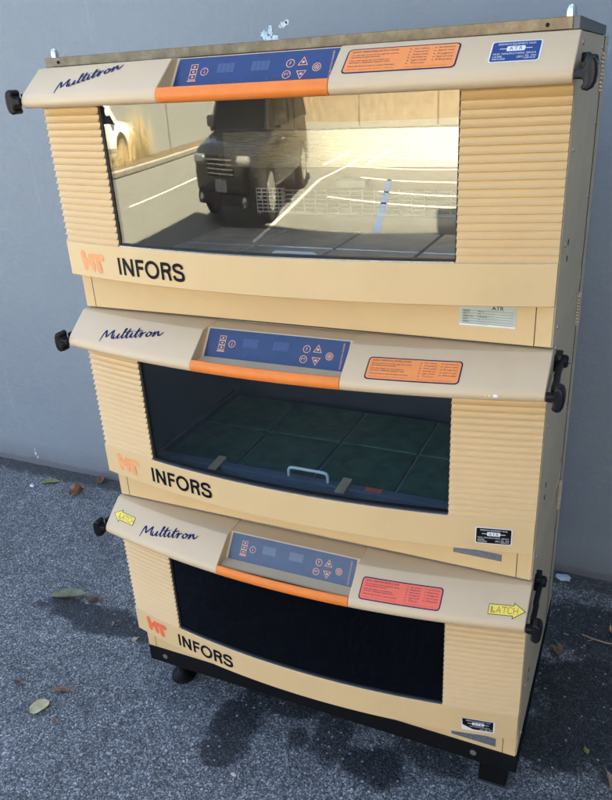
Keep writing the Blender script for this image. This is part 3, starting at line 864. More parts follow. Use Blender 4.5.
        tube(bm, [(hx0, hy, .105), (hx0, hy, hz - .008), (hx0 + .003, hy, hz - .002), (hx0 + .010, hy, hz), (hx1 - .010, hy, hz), (hx1 - .003, hy, hz - .002), (hx1, hy, hz - .008), (hx1, hy, .105)], .0036, 10)
        obj('tray_handle', bm, M['handle'], tray)
        if idx:
            for xa in (.255, .575):
                bm = bmesh.new()
                prism(bm, [(.045, .1085), (.100, .1085), (.100, .116), (.045, .112)], lambda a, b, t: (xa + t * .022, a, b), bev=.001)
                obj('tray_clamp', bm, M['bracket'], tray)
            bm = bmesh.new(); box(bm, .635, .672, .074, .088, .1082, .1095)
            obj('red_mark', bm, M['stk_red'], tray)
            bm = bmesh.new(); box(bm, .078, .086, .09, .48, .098, .106, .001)
            obj('tray_rail', bm, M['traysteel'], tray)
            bm = bmesh.new(); box(bm, .905, .915, .40, .43, .25, .33, .001)
            obj('wall_clip', bm, M['traysteel'], lin)
    # ---- plinth
    bm = bmesh.new()
    box(bm, .002, .998, .025, .0300, .0025, .0860, .0008)
    pl = obj('plinth', bm, M['cream'], root)
    for xs_ in (.0275, .9695):
        bm = bmesh.new(); box(bm, xs_ - .0007, xs_ + .0007, .0247, .0252, .0030, .0850)
        obj('plinth_seam', bm, M['seam'], pl)
    # ---- door
    bm = bmesh.new()
    bow(bm, [(.016, .0812, True), (.002, .0812, True), (0, .0828, True), (0, .1528, True), (.0012, .1540, True), (.016, .1540, True)], 0, 1, 40, smooth_idx=(2,))
    door = obj('door', bm, M['cream'], root)
    rp = rib_profile()
    for xa, xb in ((0.0, .1575), (.8425, 1.0)):
        bm = bmesh.new()
        prof = [(.016, .1543, True)] + rp + [(.016, .4415, True)]
        bow(bm, prof, xa, xb, 8)
        r_ = obj('ribbed_panel', bm, M['cream'], door)
        bv = r_.modifiers.new('soft', 'BEVEL'); bv.width = .0005; bv.segments = 1; bv.limit_method = 'ANGLE'; bv.angle_limit = radians(40)
    for xa, xb in ((.1577, .1635), (.8402, .8423)):
        bm = bmesh.new()
        bow(bm, [(.007, .1545, True), (.007, .4415, True), (.0155, .4415, True), (.0155, .1545, True)], xa, xb, 1)
        obj('side_gasket', bm, M['gasket'], door)
    bm = bmesh.new()
    bow(bm, [(.005, .1543, True), (.005, .1590, True), (.0155, .1590, True), (.0155, .1543, True)], .1636, .8401, 24)
    obj('window_gasket', bm, M['gasket'], door)
    bm = bmesh.new()
    bow(bm, [(.0015, .1542, True), (.0015, .1562, True), (.0047, .1562, True), (.0047, .1542, True)], .1637, .8400, 24)
    obj('window_trim', bm, M['foil'], door)
    bm = bmesh.new()
    bow(bm, [(.009, .1592, True), (.009, .4410, True), (.0125, .4410, True), (.0125, .1592, True)], .1636, .8401, 40, smooth_idx=(0, 2))
    obj('window_pane', bm, (M['glass'], M['glass_tint'], M['darkglass'])[idx], door)
    bm = bmesh.new()
    letters_INFORS(bm, .152, .324, *((.0965, .1315), (.0975, .1345), (.0965, .1335))[idx], door_fn, .0005)
    obj('maker_lettering', bm, M['ink'], door)
    bm = bmesh.new()
    letters_HT(bm, .043, .111, *((.0985, .133), (.103, .138), (.103, .138))[idx], door_fn, .0005)
    obj('emblem', bm, (M['htorange'], M['htorange'], M['htred'])[idx], door)
    # ---- visor: two shells either side of the recess
    vp = [(.0295, .4875, False), (VT[0] + .002, VT[1], True), (VT[0] - .0012, VT[1] - .0012, True), (VB[0], VB[1], True), (-.0445, .4405, True), (-.0475, .4355, True), (-.0488, .4300, True), (-.0480, .4250, True), (-.0450, .4210, True), (-.0405, .4188, True), (-.0350, .4182, True), (.0295, .4182, False)]
    sm = (3, 4, 5, 6, 7, 8, 9)
    bm = bmesh.new()
    bow(bm, [(.0293, .4866, False), (-.0185, .4866, False), (PT.y, PT.z, False), (PB.y, PB.z, False), (-.0800, .4355, False), (-.0812, .4325, False), (-.060, .4310, False), (.0293, .4300, False)], .3437, .6563, 2)
    visor = obj('visor', bm, M['visor'], root)
    for xa, xb in ((-.003, .3435), (.6565, 1.003)):
        bm = bmesh.new()
        bow(bm, vp, xa, xb, 14, smooth_idx=sm)
        sh_ = obj('visor_shell', bm, M['visor'], visor)
        bvm = sh_.modifiers.new('soft', 'BEVEL'); bvm.width = .0016; bvm.segments = 2; bvm.limit_method = 'ANGLE'; bvm.angle_limit = radians(50)
    bm = bmesh.new()
    op = [(-.0420, .4432, True), (-.0450, .4405, True), (-.0478, .4355, True), (-.0491, .4300, True), (-.0483, .4248, True), (-.0452, .4208, True), (-.0405, .4186, True), (-.0345, .4182, True), (-.0345, .4215, True), (-.040, .424, True), (-.0425, .430, True), (-.0400, .4385, True), (-.0385, .4425, True)]
    bow(bm, op, .3440, .6560, 24, smooth_idx=range(13))
    obj('orange_bar', bm, M['orange'], visor)
    bm = bmesh.new()
    (xa, za, xb, zb2) = ((.092, .4455, .241, .4775), (.092, .4480, .254, .4700), (.111, .4480, .273, .4690))[idx]
    script_multitron(bm, xa, zu(za), xb, zu(zb2), visor_fn, .0005, .0215)
    obj('script_lettering', bm, M['navy'], visor)
    instruction_label(visor, ((.673, .842, zu(.4475), zu(.4805)), (.699, .863, zu(.4443), zu(.4728)), (.676, .841, zu(.4443), zu(.4735)))[idx], idx == 2)
    if idx == 2:
        latch_arrow(visor, (.931, zu(.4548)), (1.0, zu(.4550)), False)
        latch_arrow(visor, (.079, zu(.4615)), (.008, zu(.4625)), True)
    if idx == 1:
        for xc, r_ in ((.925, .0040), (.915, .0014), (.908, .0011)):
            bm = bmesh.new(); bmesh.ops.create_icosphere(bm, subdivisions=2, radius=r_)
            for v in bm.verts: v.co = Vector((v.co.x * 1.3, v.co.y * .25, v.co.z * .8)) + Vector((xc, -.0486 + arc(xc), .4300))
            obj('paint_chip', bm, M['white'], visor)
    # ---- control panel
    bm = bmesh.new()
    def pq(xa, xb, va, vb, lift, mi=0, ww=0.0):
        for (l0, l1) in ((0.0004, lift),):
            box_pts = []
        vs = [bm.verts.new(panel_fn(x, v, l)) for l in (.0002, lift) for (x, v) in ((xa, va), (xb, va), (xb, vb), (xa, vb))]
        for f in ((4, 5, 6, 7), (0, 1, 5, 4), (1, 2, 6, 5), (2, 3, 7, 6), (3, 0, 4, 7)):
            bm.faces.new([vs[i] for i in f]).material_index = mi
    X0, X1 = .3500, .6500; PW = X1 - X0; PH = PLEN - .0012
    pq(X0, X1, .0008, PH, .0014)
    cp = obj('control_panel', bm, (M['bluepanel'], M['bluepanel_sheen'], M['bluepanel_pale'])[idx], root)
    def pu(a): return X0 + a * PW
    def pv(b): return .0008 + (1 - b) * PH
    for a in (.325, .545):
        bm = bmesh.new(); pq(pu(a - .055), pu(a + .055), pv(.56), pv(.26), .0017)
        for k in range(4):
            if k: pq(pu(a - .055 + .0275 * k - .001), pu(a - .055 + .0275 * k + .001), pv(.55), pv(.27), .0019, 1)
        obj('display', bm, [M['display_pale'] if idx == 2 else M['display'], M['digit_pale'] if idx == 2 else M['digit']], cp)
    R = .0070
    for kind, a, b in (('F', .725, .40), ('up', .80, .38), ('PT', .715, .74), ('down', .80, .74), ('set', .885, .56), ('info', .19, .49)):
        bm = bmesh.new(); c = (pu(a), pv(b)); li = .0018
        if kind in ('up', 'down'):
            s = 1 if kind == 'up' else -1
            stroke(bm, [(c[0] - .0080, c[1] - s * .0052), (c[0] + .0080, c[1] - s * .0052), (c[0], c[1] + s * .0088)], .0012, panel_fn, li, closed=True)
            poly(bm, [(c[0] - .0022, c[1] - .002), (c[0] + .0022, c[1] - .002), (c[0] + .0022, c[1] + .002), (c[0] - .0022, c[1] + .002)], panel_fn, li)
        else:
            stroke(bm, circle_pts(c[0], c[1], R), .0012, panel_fn, li, closed=True)
            if kind == 'F': text(bm, 'F', c[0] - .0022, c[1] - .0032, panel_fn, li, .0064)
            elif kind == 'PT': text(bm, 'PT', c[0] - .0045, c[1] - .0028, panel_fn, li, .0056, .009)
            elif kind == 'set':
                stroke(bm, circle_pts(c[0], c[1], R * .55, 14), .0012, panel_fn, li, closed=True)
                stroke(bm, [(c[0] - .0018, c[1]), (c[0] + .0018, c[1])], .0026, panel_fn, li)
            else:
                stroke(bm, [(c[0], c[1] - .0035), (c[0], c[1] + .001)], .0015, panel_fn, li); stroke(bm, [(c[0], c[1] + .0025), (c[0], c[1] + .0040)], .0015, panel_fn, li)
        obj('button', bm, M['panelink'], cp)
    bm = bmesh.new()   # small ladder of three frames on a foot
    for k in range(3):
        va = pv(.72) + k * .0098
        stroke(bm, [(pu(.095), va), (pu(.138), va), (pu(.138), va + .0088), (pu(.095), va + .0088)], .0011, panel_fn, .0018, closed=True)
        stroke(bm, [(pu(.110), va + .0044), (pu(.124), va + .0044)], .003, panel_fn, .0018)
    stroke(bm, [(pu(.088), pv(.77)), (pu(.145), pv(.77))], .0022, panel_fn, .0018)
    obj('stack_symbol', bm, M['panelink'], cp)
    bm = bmesh.new()
    vs, fs, W = text_geo('INCUBATION SHAKER')
    for sgn in (1,):
        nv = [bm.verts.new(panel_fn(pu(.972) - p[1] * .0045, .004 + p[0] * (PH * .86 / W), .0018)) for p in vs]
        for f in fs: bm.faces.new([nv[i] for i in f])
    obj('side_lettering', bm, M['panelink'], cp)
    for a, b in ((.012, .08), (.5, .05), (.5, .96), (.012, .94), (.30, .86), (.44, .84), (.60, .84), (.68, .45)):
        bm = bmesh.new()
        poly(bm, circle_pts(pu(a), pv(b), .0016 if b < .9 else .0012, 8), panel_fn, .0018)
        obj('panel_rivet', bm, M['display'], cp)
    # ---- latches
    latch(root, 1, 1); latch(root, -1, 1)
    # ---- screws and holes on the right-hand cheek
    for y in (.080, .466):
        for z in ((.472, .318, .166, .022) if y < .3 else (.466, .328, .184, .044)):
            screw(root, y, z)
    for y, z in ((.136, .159), (.136, .130)):
        bm = bmesh.new()
        rr = [(.0055, 0), (.0055, .0006)]
        lathe(bm, rr, (1.0003, y, z), 14, 'x')
        obj('plug_hole', bm, M['hole'], root)
    for k in range(10):
        bm = bmesh.new()
        zc = .458 - k * .0073
        vs = [bm.verts.new(p) for p in ((1.0012, .470, zc), (1.0012, .500, zc), (1.0075, .500, zc - .0042), (1.0075, .470, zc - .0042), (1.0012, .470, zc - .0050), (1.0012, .500, zc - .0050))]
        bm.faces.new([vs[0], vs[3], vs[2], vs[1]]); bm.faces.new([vs[4], vs[5], vs[2], vs[3]]); bm.faces.new([vs[0], vs[4], vs[3]]); bm.faces.new([vs[1], vs[2], vs[5]])
        obj('side_louvre', bm, M['taupe'], root)
    # ---- labels of the single units
    if idx == 0:
        dealer_label(visor, .886, .955, zu(.4505), zu(.4775), visor_fn, M['blue_lbl'])
        bm = bmesh.new()
        x0, x1, za, zb3 = .840, .937, .031, .0700
        sheet(bm, x0, x1, za, zb3, plinth_fn, .0006, 4, 0)
        sheet(bm, x0, x1, za, za + .0035, plinth_fn, .0009, 4, 2)
        text(bm, 'ATR', x0 + .056, .0615, plinth_fn, .0010, .0075, .020, 1)
        for k, s in enumerate(('MODEL', 'VOLTS', 'SERIAL NO', 'AMPS', 'PHASE')):
            text(bm, s, x0 + .006, .0565 - k * .0048, plinth_fn, .0010, .0026, None, 1)
        for k, s in enumerate(('INC 25', '115', 'S-000715', '12')):
            text(bm, s, x0 + .032, .0565 - k * .0048, plinth_fn, .0010, .0030 if k == 2 else .0024, None, 1)
        for k in range(6): stroke(bm, [(x0 + .004, .0590 - k * .0048), (x1 - .004, .0590 - k * .0048)], .0004, plinth_fn, .0010, mi=1)
        obj('rating_label', bm, [M['grey_lbl'], M['ink'], M['white']], pl)
        # pressed rim and lifting studs on top
        bm = bmesh.new()
        zr0, zr1 = .4890, .5055
        box(bm, .012, .990, .020, .030, zr0, zr1, .0008)
        box(bm, .012, .022, .0305, .53, zr0, zr1 - .0005); box(bm, .022, .990, .530, .540, zr0, zr1 - .0005)
        rim = obj('top_rim', bm, M['bronze'], root)
        bm = bmesh.new(); box(bm, .9903, .9990, .0215, .540, zr0, zr1 + .0003)
        obj('rim_cheek', bm, M['rimside'], rim)
        bm = bmesh.new(); box(bm, .03, .98, .0305, .529, .4885, .4940)
        obj('top_plate', bm, M['taupe'], rim)
        for x in (.018, .984):
            bm = bmesh.new()
            lathe(bm, [(.0075, zr1 - .012), (.0075, zr1 + .006), (.0072, zr1 + .010), (.0058, zr1 + .0145), (.003, zr1 + .017), (.0008, zr1 + .018)], (x, .045, 0), 18)
            obj('lifting_stud', bm, M['chrome'], rim)
        for x in (.045, .955):
            bm = bmesh.new()
            lathe(bm, [(.003, 0), (.003, -.0015), (.0015, -.0025)], (x, .0198, .4965), 10, 'y')
            obj('rim_screw', bm, M['hole'], rim)
    elif idx == 1:
        dealer_label(door, .8945, .9615, .0990, .1360, door_fn, M['black_lbl'])
        bm = bmesh.new(); sheet(bm, .843, .940, .0335, .0500, plinth_fn, .0006, 4, 0); obj('foil_label', bm, M['foil'], pl)
    else:
        dealer_label(door, .8850, .9545, .0930, .1270, door_fn, M['black_lbl'], worn=True)
        bm = bmesh.new(); sheet(bm, .853, .954, .0150, .0400, plinth_fn, .0006, 4, 0); obj('foil_label', bm, M['foil'], pl)
    return root

build_unit(0, 'topmost cream incubator of the stack, with mirror-bright window and blue dealer label')
build_unit(1, 'middle cream incubator of the stack, green mats showing through its window')
build_unit(2, 'lowest cream incubator of the stack, black window and two yellow latch arrows')

# ------------------------------------------------------------------ black base frame on feet
base = empty('base_frame', (0, 0, 0))
tag(base, 'black steel base frame on short feet under the incubator stack', 'base')
bm = bmesh.new()
box(bm, 0.000, 1.003, .0255, .045, GAP, B - .001, .0015)
box(bm, 0.000, .020, .0455, DEPTH, GAP, B - .001); box(bm, .985, 1.003, .0455, DEPTH, GAP, B - .001); box(bm, .0205, .9845, DEPTH - .02, DEPTH, GAP, B - .001)
box(bm, .0205, .9845, .0455, DEPTH - .0205, B - .010, B - .002)
obj('frame', bm, M['blackpaint'], base)
for x, y in ((.040, .105), (.040, .54)):
    bm = bmesh.new()
    lathe(bm, [(.034, 0), (.036, .004), (.034, .012), (.020, .018), (.012, .024), (.011, .060), (.020, .0605), (.020, .072), (.011, .0725), (.011, GAP)], (x, y, 0), 24)
    obj('levelling_foot', bm, M['blackpaint'], base)
for x, y in ((.944, .105), (.944, .54)):
    bm = bmesh.new()
    box(bm, x - .032, x + .032, y - .030, y + .03, .006, GAP - .0005, .003)
    ft = obj('block_foot', bm, M['blackpaint'], base)
    bm = bmesh.new(); box(bm, x - .035, x + .036, y - .035, y + .035, 0, .0055, .001)
    obj('foot_plate', bm, plain('scuffed_steel', (0.16, 0.17, 0.18), .45, .6), ft)
for x in (.052, .905):
    bm = bmesh.new(); lathe(bm, [(.0075, 0), (.0075, -.002), (.003, -.003)], (x, .0255, .148), 14, 'y')
    obj('frame_bolt', bm, plain('dull_bolt', (.25, .22, .19), .5, .6), base)

# ------------------------------------------------------------------ fallen leaves, twigs, chips
def leaf_mat(name, c1, c2):
    m, nt, b = nmat(name)
    n1 = noise(nt, 45, 6, 0.7)
    r = ramp(nt, n1.outputs['Fac'], [(0.35, c1), (0.65, c2)])
    n2 = noise(nt, 160, 3, 0.6); sp = ramp(nt, n2.outputs['Fac'], [(0.66, 0), (0.72, 1)])
    c = mixc(nt, math_(nt, 'MULTIPLY', sp.outputs[0], .7), r.outputs[0], (0.05, 0.03, 0.015))
    nt.links.new(c, b.inputs['Base Color']); b.inputs['Roughness'].default_value = .5
    return m
LG = leaf_mat('green_leaf', (.13, .17, .045), (.27, .27, .09))
LP = leaf_mat('olive_leaf', (.12, .15, .07), (.26, .25, .13))
LB = leaf_mat('brown_leaf', (.17, .085, .045), (.33, .18, .10))
LD = leaf_mat('dark_leaf', (.07, .045, .03), (.16, .10, .07))
LY = leaf_mat('straw_leaf', (.42, .36, .17), (.62, .55, .30))
LT = leaf_mat('tan_leaf', (.34, .23, .14), (.50, .36, .24))
M['midrib'] = plain('pale_midrib', (.40, .34, .18), .6)
def leaf(name, x, y, L, w, rot, curl, mat, label, cup=0.3, lift=0.003, group='fallen leaves on the asphalt', blunt=0.0):
    bm = bmesh.new(); n = 12; rows = []
    for i in range(n + 1):
        t = i / n
        hw = w / 2 * (sin(pi * min(1, max(0, t)) ** (0.85)) ** 0.8 * (1 - blunt) + blunt * sqrt(max(0, 1 - (2 * t - 1) ** 2)))
        hw *= 1 + 0.07 * random.uniform(-1, 1)
        yy = (t - .5) * L; zc = lift + curl * (2 * t - 1) ** 2 * L * 0.35
        row = []
        for f in (-1, -.66, -.33, -.045, .045, .33, .66, 1):
            row.append(bm.verts.new((f * hw, yy, zc + 1.6 * cup * hw * f * f * (1 + .35 * sin(9 * t + 4 * f)) + abs(f) * random.uniform(0, .0016))))
        rows.append(row)
    for i in range(n):
        for k in range(7):
            fc = bm.faces.new([rows[i][k], rows[i][k + 1], rows[i + 1][k + 1], rows[i + 1][k]]); fc.smooth = True; fc.material_index = 1 if k == 3 else 0
    tube(bm, [(0, L * .46, lift + curl * L * .3), (.001, L * .56, lift + .001 + curl * L * .3), (.004, L * .66, lift + .0015)], [.0013, .001, .0008], 5)
    o = obj(name, bm, [mat, M['midrib']], loc=(x, y, 0.0015))
    so = o.modifiers.new('thick', 'SOLIDIFY'); so.thickness = .0006
    o.rotation_euler = (0, 0, rot)
    tag(o, label, 'leaf', group)
    return o
leaf('fallen_leaf', -1.152, .862, .085, .034, radians(-62), .05, LG, 'small yellow-green leaf lying near the wall on the left')
leaf('fallen_leaf', -.965, .825, .085, .05, radians(-12), .55, LB, 'brown curled leaf standing up between the green leaf and the stack', cup=.9)
leaf('fallen_leaf', -.935, .945, .055, .034, radians(20), .3, LB, 'short brown leaf right at the foot of the wall beside the stack', cup=.6)
leaf('fallen_leaf', -.533, .268, .135, .040, radians(-66), .12, LP, 'long olive-green pointed leaf at the tip of the dark damp patch', cup=.5)
leaf('fallen_leaf', -.430, .276, .060, .026, radians(-70), .35, LD, 'small dark curled leaf just beside the long olive leaf', cup=.9)
leaf('fallen_leaf', -.279, -.151, .058, .048, radians(-20), .06, LY, 'round straw-yellow leaf alone on the asphalt', blunt=.8, cup=.15)
leaf('fallen_leaf', -.262, -.080, .060, .014, radians(-70), .15, LB, 'thin reddish-brown leaf sliver above the round yellow leaf', cup=.8)
leaf('fallen_leaf', -.405, -.105, .036, .016, radians(80), .3, LD, 'tiny dark leaf fragment at the left edge beside the thin brown sliver', cup=.8)
leaf('fallen_leaf', 1.033, .582, .040, .026, radians(50), .5, LB, 'small brown leaf on the damp asphalt beside the lowest latch', cup=.8)
leaf('fallen_leaf', 1.222, .155, .11, .030, radians(28), .25, LT, 'tan narrow leaf cut off by the lower right corner', cup=.8)
leaf('fallen_leaf', 1.186, .722, .050, .036, radians(10), .3, LT, 'pale tan curled leaf at the right edge above the twig', cup=.9)
leaf('fallen_leaf', 1.145, .255, .020, .013, radians(30), .1, LG, 'tiny green leaf scrap on the damp asphalt to the right', cup=.4)
leaf('fallen_leaf', -.30, .205, .022, .014, radians(40), .2, LB, 'tiny reddish leaf scrap in the damp patch left of the stack', cup=.4)
leaf('fallen_leaf', -.185, .172, .022, .016, radians(-10), .2, LY, 'tiny straw-coloured leaf scrap in the damp patch near the base corner', cup=.4)
leaf('fallen_leaf', -.20, -.172, .022, .010, radians(60), .2, LB, 'tiny brown crumb of leaf right of the round yellow leaf', cup=.4)
bm = bmesh.new()
tube(bm, [(-.055, .012, .004), (-.02, .0, .007), (.015, -.002, .005), (.075, .01, .004)], [.0016, .0026, .0024, .0014], 6)
tube(bm, [(-.02, 0, .007), (-.038, -.012, .004)], [.0018, .001], 5)
tag(obj('twig', bm, plain('twig_bark', (.33, .24, .16), .8, var=.3), loc=(1.150, .672, 0)), 'thin pale brown twig on the damp asphalt at the right edge', 'twig')
def chip(name, x, y, r, mat, label, cat, flat=.45):
    bm = bmesh.new()
    bmesh.ops.create_icosphere(bm, subdivisions=2, radius=r)
    for v in bm.verts:
        k = random.uniform(.75, 1.15); v.co = Vector((v.co.x * k * 1.2, v.co.y * k * .8, v.co.z * k * flat))
    tag(obj(name, bm, mat, loc=(x, y, r * flat * .6)), label, cat)
chip('stone_chip', -1.215, .812, .011, M['white'], 'white stone chip beside the yellow-green leaf by the wall', 'stone')
chip('paper_scrap', 1.013, .945, .022, plain('blue_white_scrap', (.45, .55, .60), .6), 'pale bluish scrap of paper at the foot of the wall behind the stack', 'scrap', .3)
chip('stone_chip', .345, -.135, .007, plain('tan_stone', (.5, .45, .36), .7), 'small tan stone on the asphalt below the front damp patches', 'stone')

# loose grit along the foot of the wall
bm = bmesh.new()
rg = random.Random(3)
for i in range(900):
    x = rg.uniform(-1.7, 1.4); d = abs(rg.gauss(0, .022)); y = WALL_Y - .004 - d
    r = rg.uniform(.0012, .0042)
    vs = [bm.verts.new((x + r * rg.uniform(.6, 1.2) * cos(a), y + r * rg.uniform(.6, 1.2) * sin(a), .0005)) for a in (0, 1.3, 2.5, 3.8, 5.1)]
    t = bm.verts.new((x, y, r * rg.uniform(.7, 1.3)))
    for k in range(5): bm.faces.new([vs[k], vs[(k + 1) % 5], t])
tag(obj('grit', bm, plain('grit_stone', (.11, .105, .10), .9, var=.7, scale=90)), 'loose grit gathered along the foot of the blue-grey wall', 'grit', kind='stuff')

# ------------------------------------------------------------------ things behind the camera, mirrored in the upper window
M['lamp'] = plain('headlamp_lens', (.35, .35, .34), .08, metal=.6)
def car(name, x, y, rot, L, W, Hh, body, label, suv):
    root = empty(name, (x, y, 0)); root.rotation_euler = (0, 0, rot)
    tag(root, label, 'car', 'cars parked facing the wall')
    # stations along the length: (t, belt z, bottom z, half width)
    bm = bmesh.new()
    n = 22
    def belt(t): # top of the lower body
        if t < .03: return .72
        if t < .30: return .86 + .16 * (t - .03) / .27
        return 1.03 + .05 * (t - .3)
    rings = []
    for i in range(n + 1):
        t = i / n; yy = L / 2 - t * L
        e = min(1, .80 + 4 * t, .86 + 3 * (1 - t)); hw = W / 2 * e
        bz = belt(t) * Hh / 1.7; lo = .24 + .12 * max(0, 1 - t / .06) + .1 * max(0, 1 - (1 - t) / .06)
        rings.append([bm.verts.new(p) for p in ((-hw * .90, yy, lo), (-hw, yy, lo + .12), (-hw * 1.0, yy, .62), (-hw * .95, yy, bz - .06), (-hw * .80, yy, bz), (0, yy, bz + .035), (hw * .80, yy, bz), (hw * .95, yy, bz - .06), (hw, yy, .62), (hw, yy, lo + .12), (hw * .90, yy, lo))])
    for i in range(n):
        for k in range(10): bm.faces.new([rings[i][k], rings[i + 1][k], rings[i + 1][k + 1], rings[i][k + 1]]).smooth = True
        bm.faces.new([rings[i][10], rings[i + 1][10], rings[i + 1][0], rings[i][0]])
    bm.faces.new(rings[0]); bm.faces.new(rings[-1][::-1])
    bmesh.ops.recalc_face_normals(bm, faces=bm.faces)
    bo = obj('body', bm, body, root); ss = bo.modifiers.new('s', 'SUBSURF'); ss.levels = 2; ss.render_levels = 2
    # cabin
    bm = bmesh.new()
    y0, y1, y2, y3 = L * .26, L * .10, -L * .40, -L * .48
    zb, zt = 1.0 * Hh / 1.7, Hh
    a = W / 2 * .90; c = W / 2 * .72
    lowv = [bm.verts.new(p) for p in ((-a, y0, zb - .03), (a, y0, zb - .03), (a, y3, zb + .02), (-a, y3, zb + .02))]
    topv = [bm.verts.new(p) for p in ((-c, y1, zt - .03), (c, y1, zt - .03), (c, y2, zt), (-c, y2, zt))]
    for k in range(4): bm.faces.new([lowv[k], lowv[(k + 1) % 4], topv[(k + 1) % 4], topv[k]])
    bm.faces.new(topv)
    bmesh.ops.recalc_face_normals(bm, faces=bm.faces)
    bmesh.ops.bevel(bm, geom=list(bm.edges), offset=.05, segments=3, affect='EDGES', profile=.5)
    obj('window_band', bm, M['darkglass'], root)
    bm = bmesh.new()
    box(bm, -c, c, y2 + .04, y1 - .05, zt - .045, zt + .018, .02)
    for s in (-1, 1):
        for (ya, yb_) in ((y0, y1), (y3, y2)): tube(bm, [(s * a * .99, ya, zb - .02), (s * c * 1.02, yb_, zt - .02)], .045, 6)
        tube(bm, [(s * (a + .004), -L * .12, zb), (s * (c + .012), -L * .12, zt - .03)], .04, 6)
    obj('roof', bm, body, root)
    dark = M['blackpaint']
    for s in (-1, 1):
        for yy in (L * .31, -L * .30):
            bm = bmesh.new(); lathe(bm, [(.20, -.11), (.335, -.11), (.35, -.08), (.35, .08), (.335, .11), (.20, .11)], (s * (W / 2 - .10), yy, .35), 28, 'x')
            wh = obj('wheel', bm, dark, root)
            bm = bmesh.new()
            for k in range(5):
                an = 2 * pi * k / 5
                tube(bm, [(s * (W / 2 + .012), yy, .35), (s * (W / 2 + .012), yy + .2 * cos(an), .35 + .2 * sin(an))], [.03, .025], 6)
            lathe(bm, [(.19, 0), (.225, .004), (.225, .012 * s), (.19, .014 * s)], (s * (W / 2 + .008), yy, .35), 24, 'x')
            obj('rim', bm, M['steel'], wh)
        bm = bmesh.new(); box(bm, s * W * .33 - .17, s * W * .33 + .17, L / 2 - .16, L / 2 - .012, .70, .82, .055, 4)
        obj('headlight', bm, M['lamp'], root)
        bm = bmesh.new(); box(bm, s * (W / 2 + .10) - .09, s * (W / 2 + .10) + .09, L * .17, L * .21, 1.02, 1.16, .03)
        obj('mirror', bm, body, root)
    bm = bmesh.new(); box(bm, -W * .2, W * .2, L / 2 - .05, L / 2 + .004, .58, .82, .02)
    gl_ = obj('grille', bm, M['black'], root)
    for k in range(4):
        bm = bmesh.new(); box(bm, -W * .19, W * .19, L / 2 + .0045, L / 2 + .014, .61 + k * .052, .628 + k * .052, .003)
        obj('grille_bar', bm, M['lamp'], gl_)
    bm = bmesh.new(); box(bm, -.16, .16, L / 2 + .011, L / 2 + .02, .42, .56)
    obj('number_plate', bm, M['plate'], root)
    bm = bmesh.new(); box(bm, -W * .40, W * .40, L / 2 - .10, L / 2 + .008, .26, .40, .045, 4)
    obj('bumper', bm, dark, root)
    for s in (-1, 1):
        bm = bmesh.new(); lathe(bm, [(.055, 0), (.06, .006), (.045, .012), (.01, .014)], (s * W * .33, L / 2 + .008, .33), 16, 'y')
        obj('fog_lamp', bm, M['lamp'], root)
        for yd in (L * .12, -L * .13):
            bm = bmesh.new(); box(bm, *sorted((s * W / 2 * .985, s * (W / 2 + .022))), yd - .30, yd - .14, .84, .87, .008)
            obj('door_handle', bm, M['lamp'], root)
    return root
cb = plain('black_car_paint', (.010, .011, .014), .12, spec=.6, var=.05)
cw = plain('white_car_paint', (.72, .72, .70), .15, spec=.6, var=.03)
car('parked_car', -3.85, -8.25, radians(-3), 4.6, 1.88, 1.74, cb, 'black tall car mirrored in the topmost incubator window', True)
car('parked_car', -13.3, -8.4, radians(-143), 4.5, 1.82, 1.5, cw, 'white car mirrored at the left end of the topmost window', False)
far = empty('brick_building', (0, -25, 0))
tag(far, 'long brown brick building across the lot mirrored along the top of the topmost window', 'building')
bm = bmesh.new(); box(bm, -9, 34, -12, 0, 0, 7.5)
obj('wall', bm, M['farbrick'], far)
bm = bmesh.new(); box(bm, -9.3, 34.3, -12.3, .3, 7.502, 7.9)
obj('roof', bm, M['concrete'], far)
for k in range(9):
    bm = bmesh.new(); box(bm, -7 + k * 4.4, -4.6 + k * 4.4, .002, .05, 1.1, 3.2)
    wn = obj('window', bm, M['concrete'], far)
    bm = bmesh.new(); box(bm, -6.85 + k * 4.4, -4.75 + k * 4.4, .052, .06, 1.25, 3.05)
    obj('pane', bm, M['darkglass'], wn)
# sign post and dry grass on the kerbed strip
bm = bmesh.new()
tube(bm, [(0, 0, 0), (0, 0, 2.5)], .03, 10)
sp_ = obj('sign_post', bm, M['steel'], loc=(-10.75, -11.6, .13))
tag(sp_, 'thin metal post on the kerb strip mirrored in the topmost window', 'post')
bm = bmesh.new(); box(bm, -.15, .15, .032, .036, 1.9, 2.4, .002)
obj('sign_plate', bm, M['white'], sp_)
bm = bmesh.new(); rr_ = random.Random(5)
for i in range(900):
    cx, cy = (-11.1, -9.6) if i < 560 else (-11.0, -8.2)
    x = cx + rr_.gauss(0, .2); y = cy + rr_.gauss(0, .45); h = rr_.uniform(.25, 1.15) * (1 if i < 560 else .45)
    dx, dy = rr_.gauss(0, .16) * h, rr_.gauss(0, .16) * h; w = .006
    a = bm.verts.new((x - w, y, .14)); b_ = bm.verts.new((x + w, y, .14)); c_ = bm.verts.new((x + dx * .5 + w * .7, y + dy * .5, .14 + h * .6)); d_ = bm.verts.new((x + dx * .5 - w * .7, y + dy * .5, .14 + h * .6)); t_ = bm.verts.new((x + dx, y + dy, .14 + h))
    bm.faces.new([a, b_, c_, d_]); bm.faces.new([d_, c_, t_])
tag(obj('grass', bm, M['straw']), 'dry straw grass on the kerb strip mirrored in the topmost window', 'grass', kind='stuff')

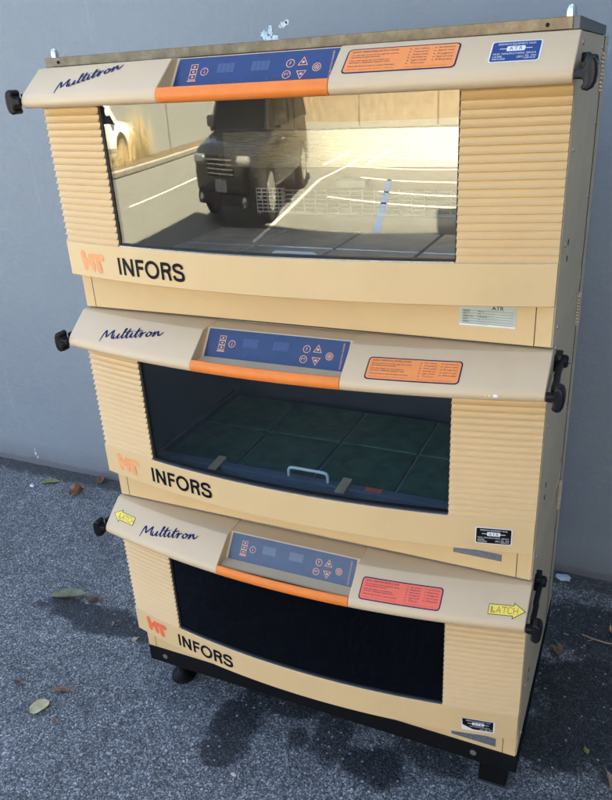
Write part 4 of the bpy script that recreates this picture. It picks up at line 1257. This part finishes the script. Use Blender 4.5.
# ------------------------------------------------------------------ light
EL, AZ = radians(50), radians(16)      # high sun behind the wall: everything near the machine is in open shade
w = bpy.data.worlds.new('World'); SC.world = w; w.use_nodes = True
nt = w.node_tree; bg = nt.nodes['Background']
sky = nt.nodes.new('ShaderNodeTexSky'); sky.sky_type = 'NISHITA'; sky.sun_disc = False
sky.sun_elevation = EL; sky.sun_rotation = AZ; sky.air_density = 0.8; sky.dust_density = 3.0; sky.ozone_density = 0.6
nt.links.new(sky.outputs[0], bg.inputs[0]); bg.inputs[1].default_value = 0.05
sd = bpy.data.lights.new('sun', 'SUN'); sd.energy = 5.0; sd.angle = radians(0.5); sd.color = (1, .91, .72)
so = bpy.data.objects.new('sun', sd); COL.objects.link(so)
dirv = Vector((sin(AZ) * cos(EL), cos(AZ) * cos(EL), sin(EL)))
so.rotation_euler = dirv.to_track_quat('Z', 'Y').to_euler()
so.location = dirv * 30

# ------------------------------------------------------------------ camera
cd = bpy.data.cameras.new('camera'); cam = bpy.data.objects.new('camera', cd); COL.objects.link(cam)
yaw, pitch, roll = 0.447, -0.4207, -0.0594
fwd = Vector((-sin(yaw) * cos(pitch), cos(yaw) * cos(pitch), sin(pitch)))
right = Vector((cos(yaw), sin(yaw), 0)); up = right.cross(fwd)
R_ = right * cos(roll) + up * sin(roll); U_ = -right * sin(roll) + up * cos(roll)
mt = Matrix((R_, U_, -fwd)).transposed().to_4x4(); mt.translation = Vector((1.1205, -1.206, 1.6042))
cam.matrix_world = mt
cd.sensor_fit = 'VERTICAL'; cd.sensor_height = 24.0; cd.lens = 730.9 / 800 * 24.0
cd.clip_start = 0.02; cd.clip_end = 2000
SC.camera = cam

vs_ = SC.view_settings
vs_.view_transform = 'Standard'; vs_.look = 'None'; vs_.gamma = 1.0; vs_.exposure = 4.12; vs_.use_curve_mapping = False
SC.render.engine = 'CYCLES'
SC.cycles.max_bounces = 10; SC.cycles.transparent_max_bounces = 16; SC.cycles.diffuse_bounces = 4; SC.cycles.glossy_bounces = 6
SC.cycles.use_denoising = True
SC.cycles.sample_clamp_indirect = 6
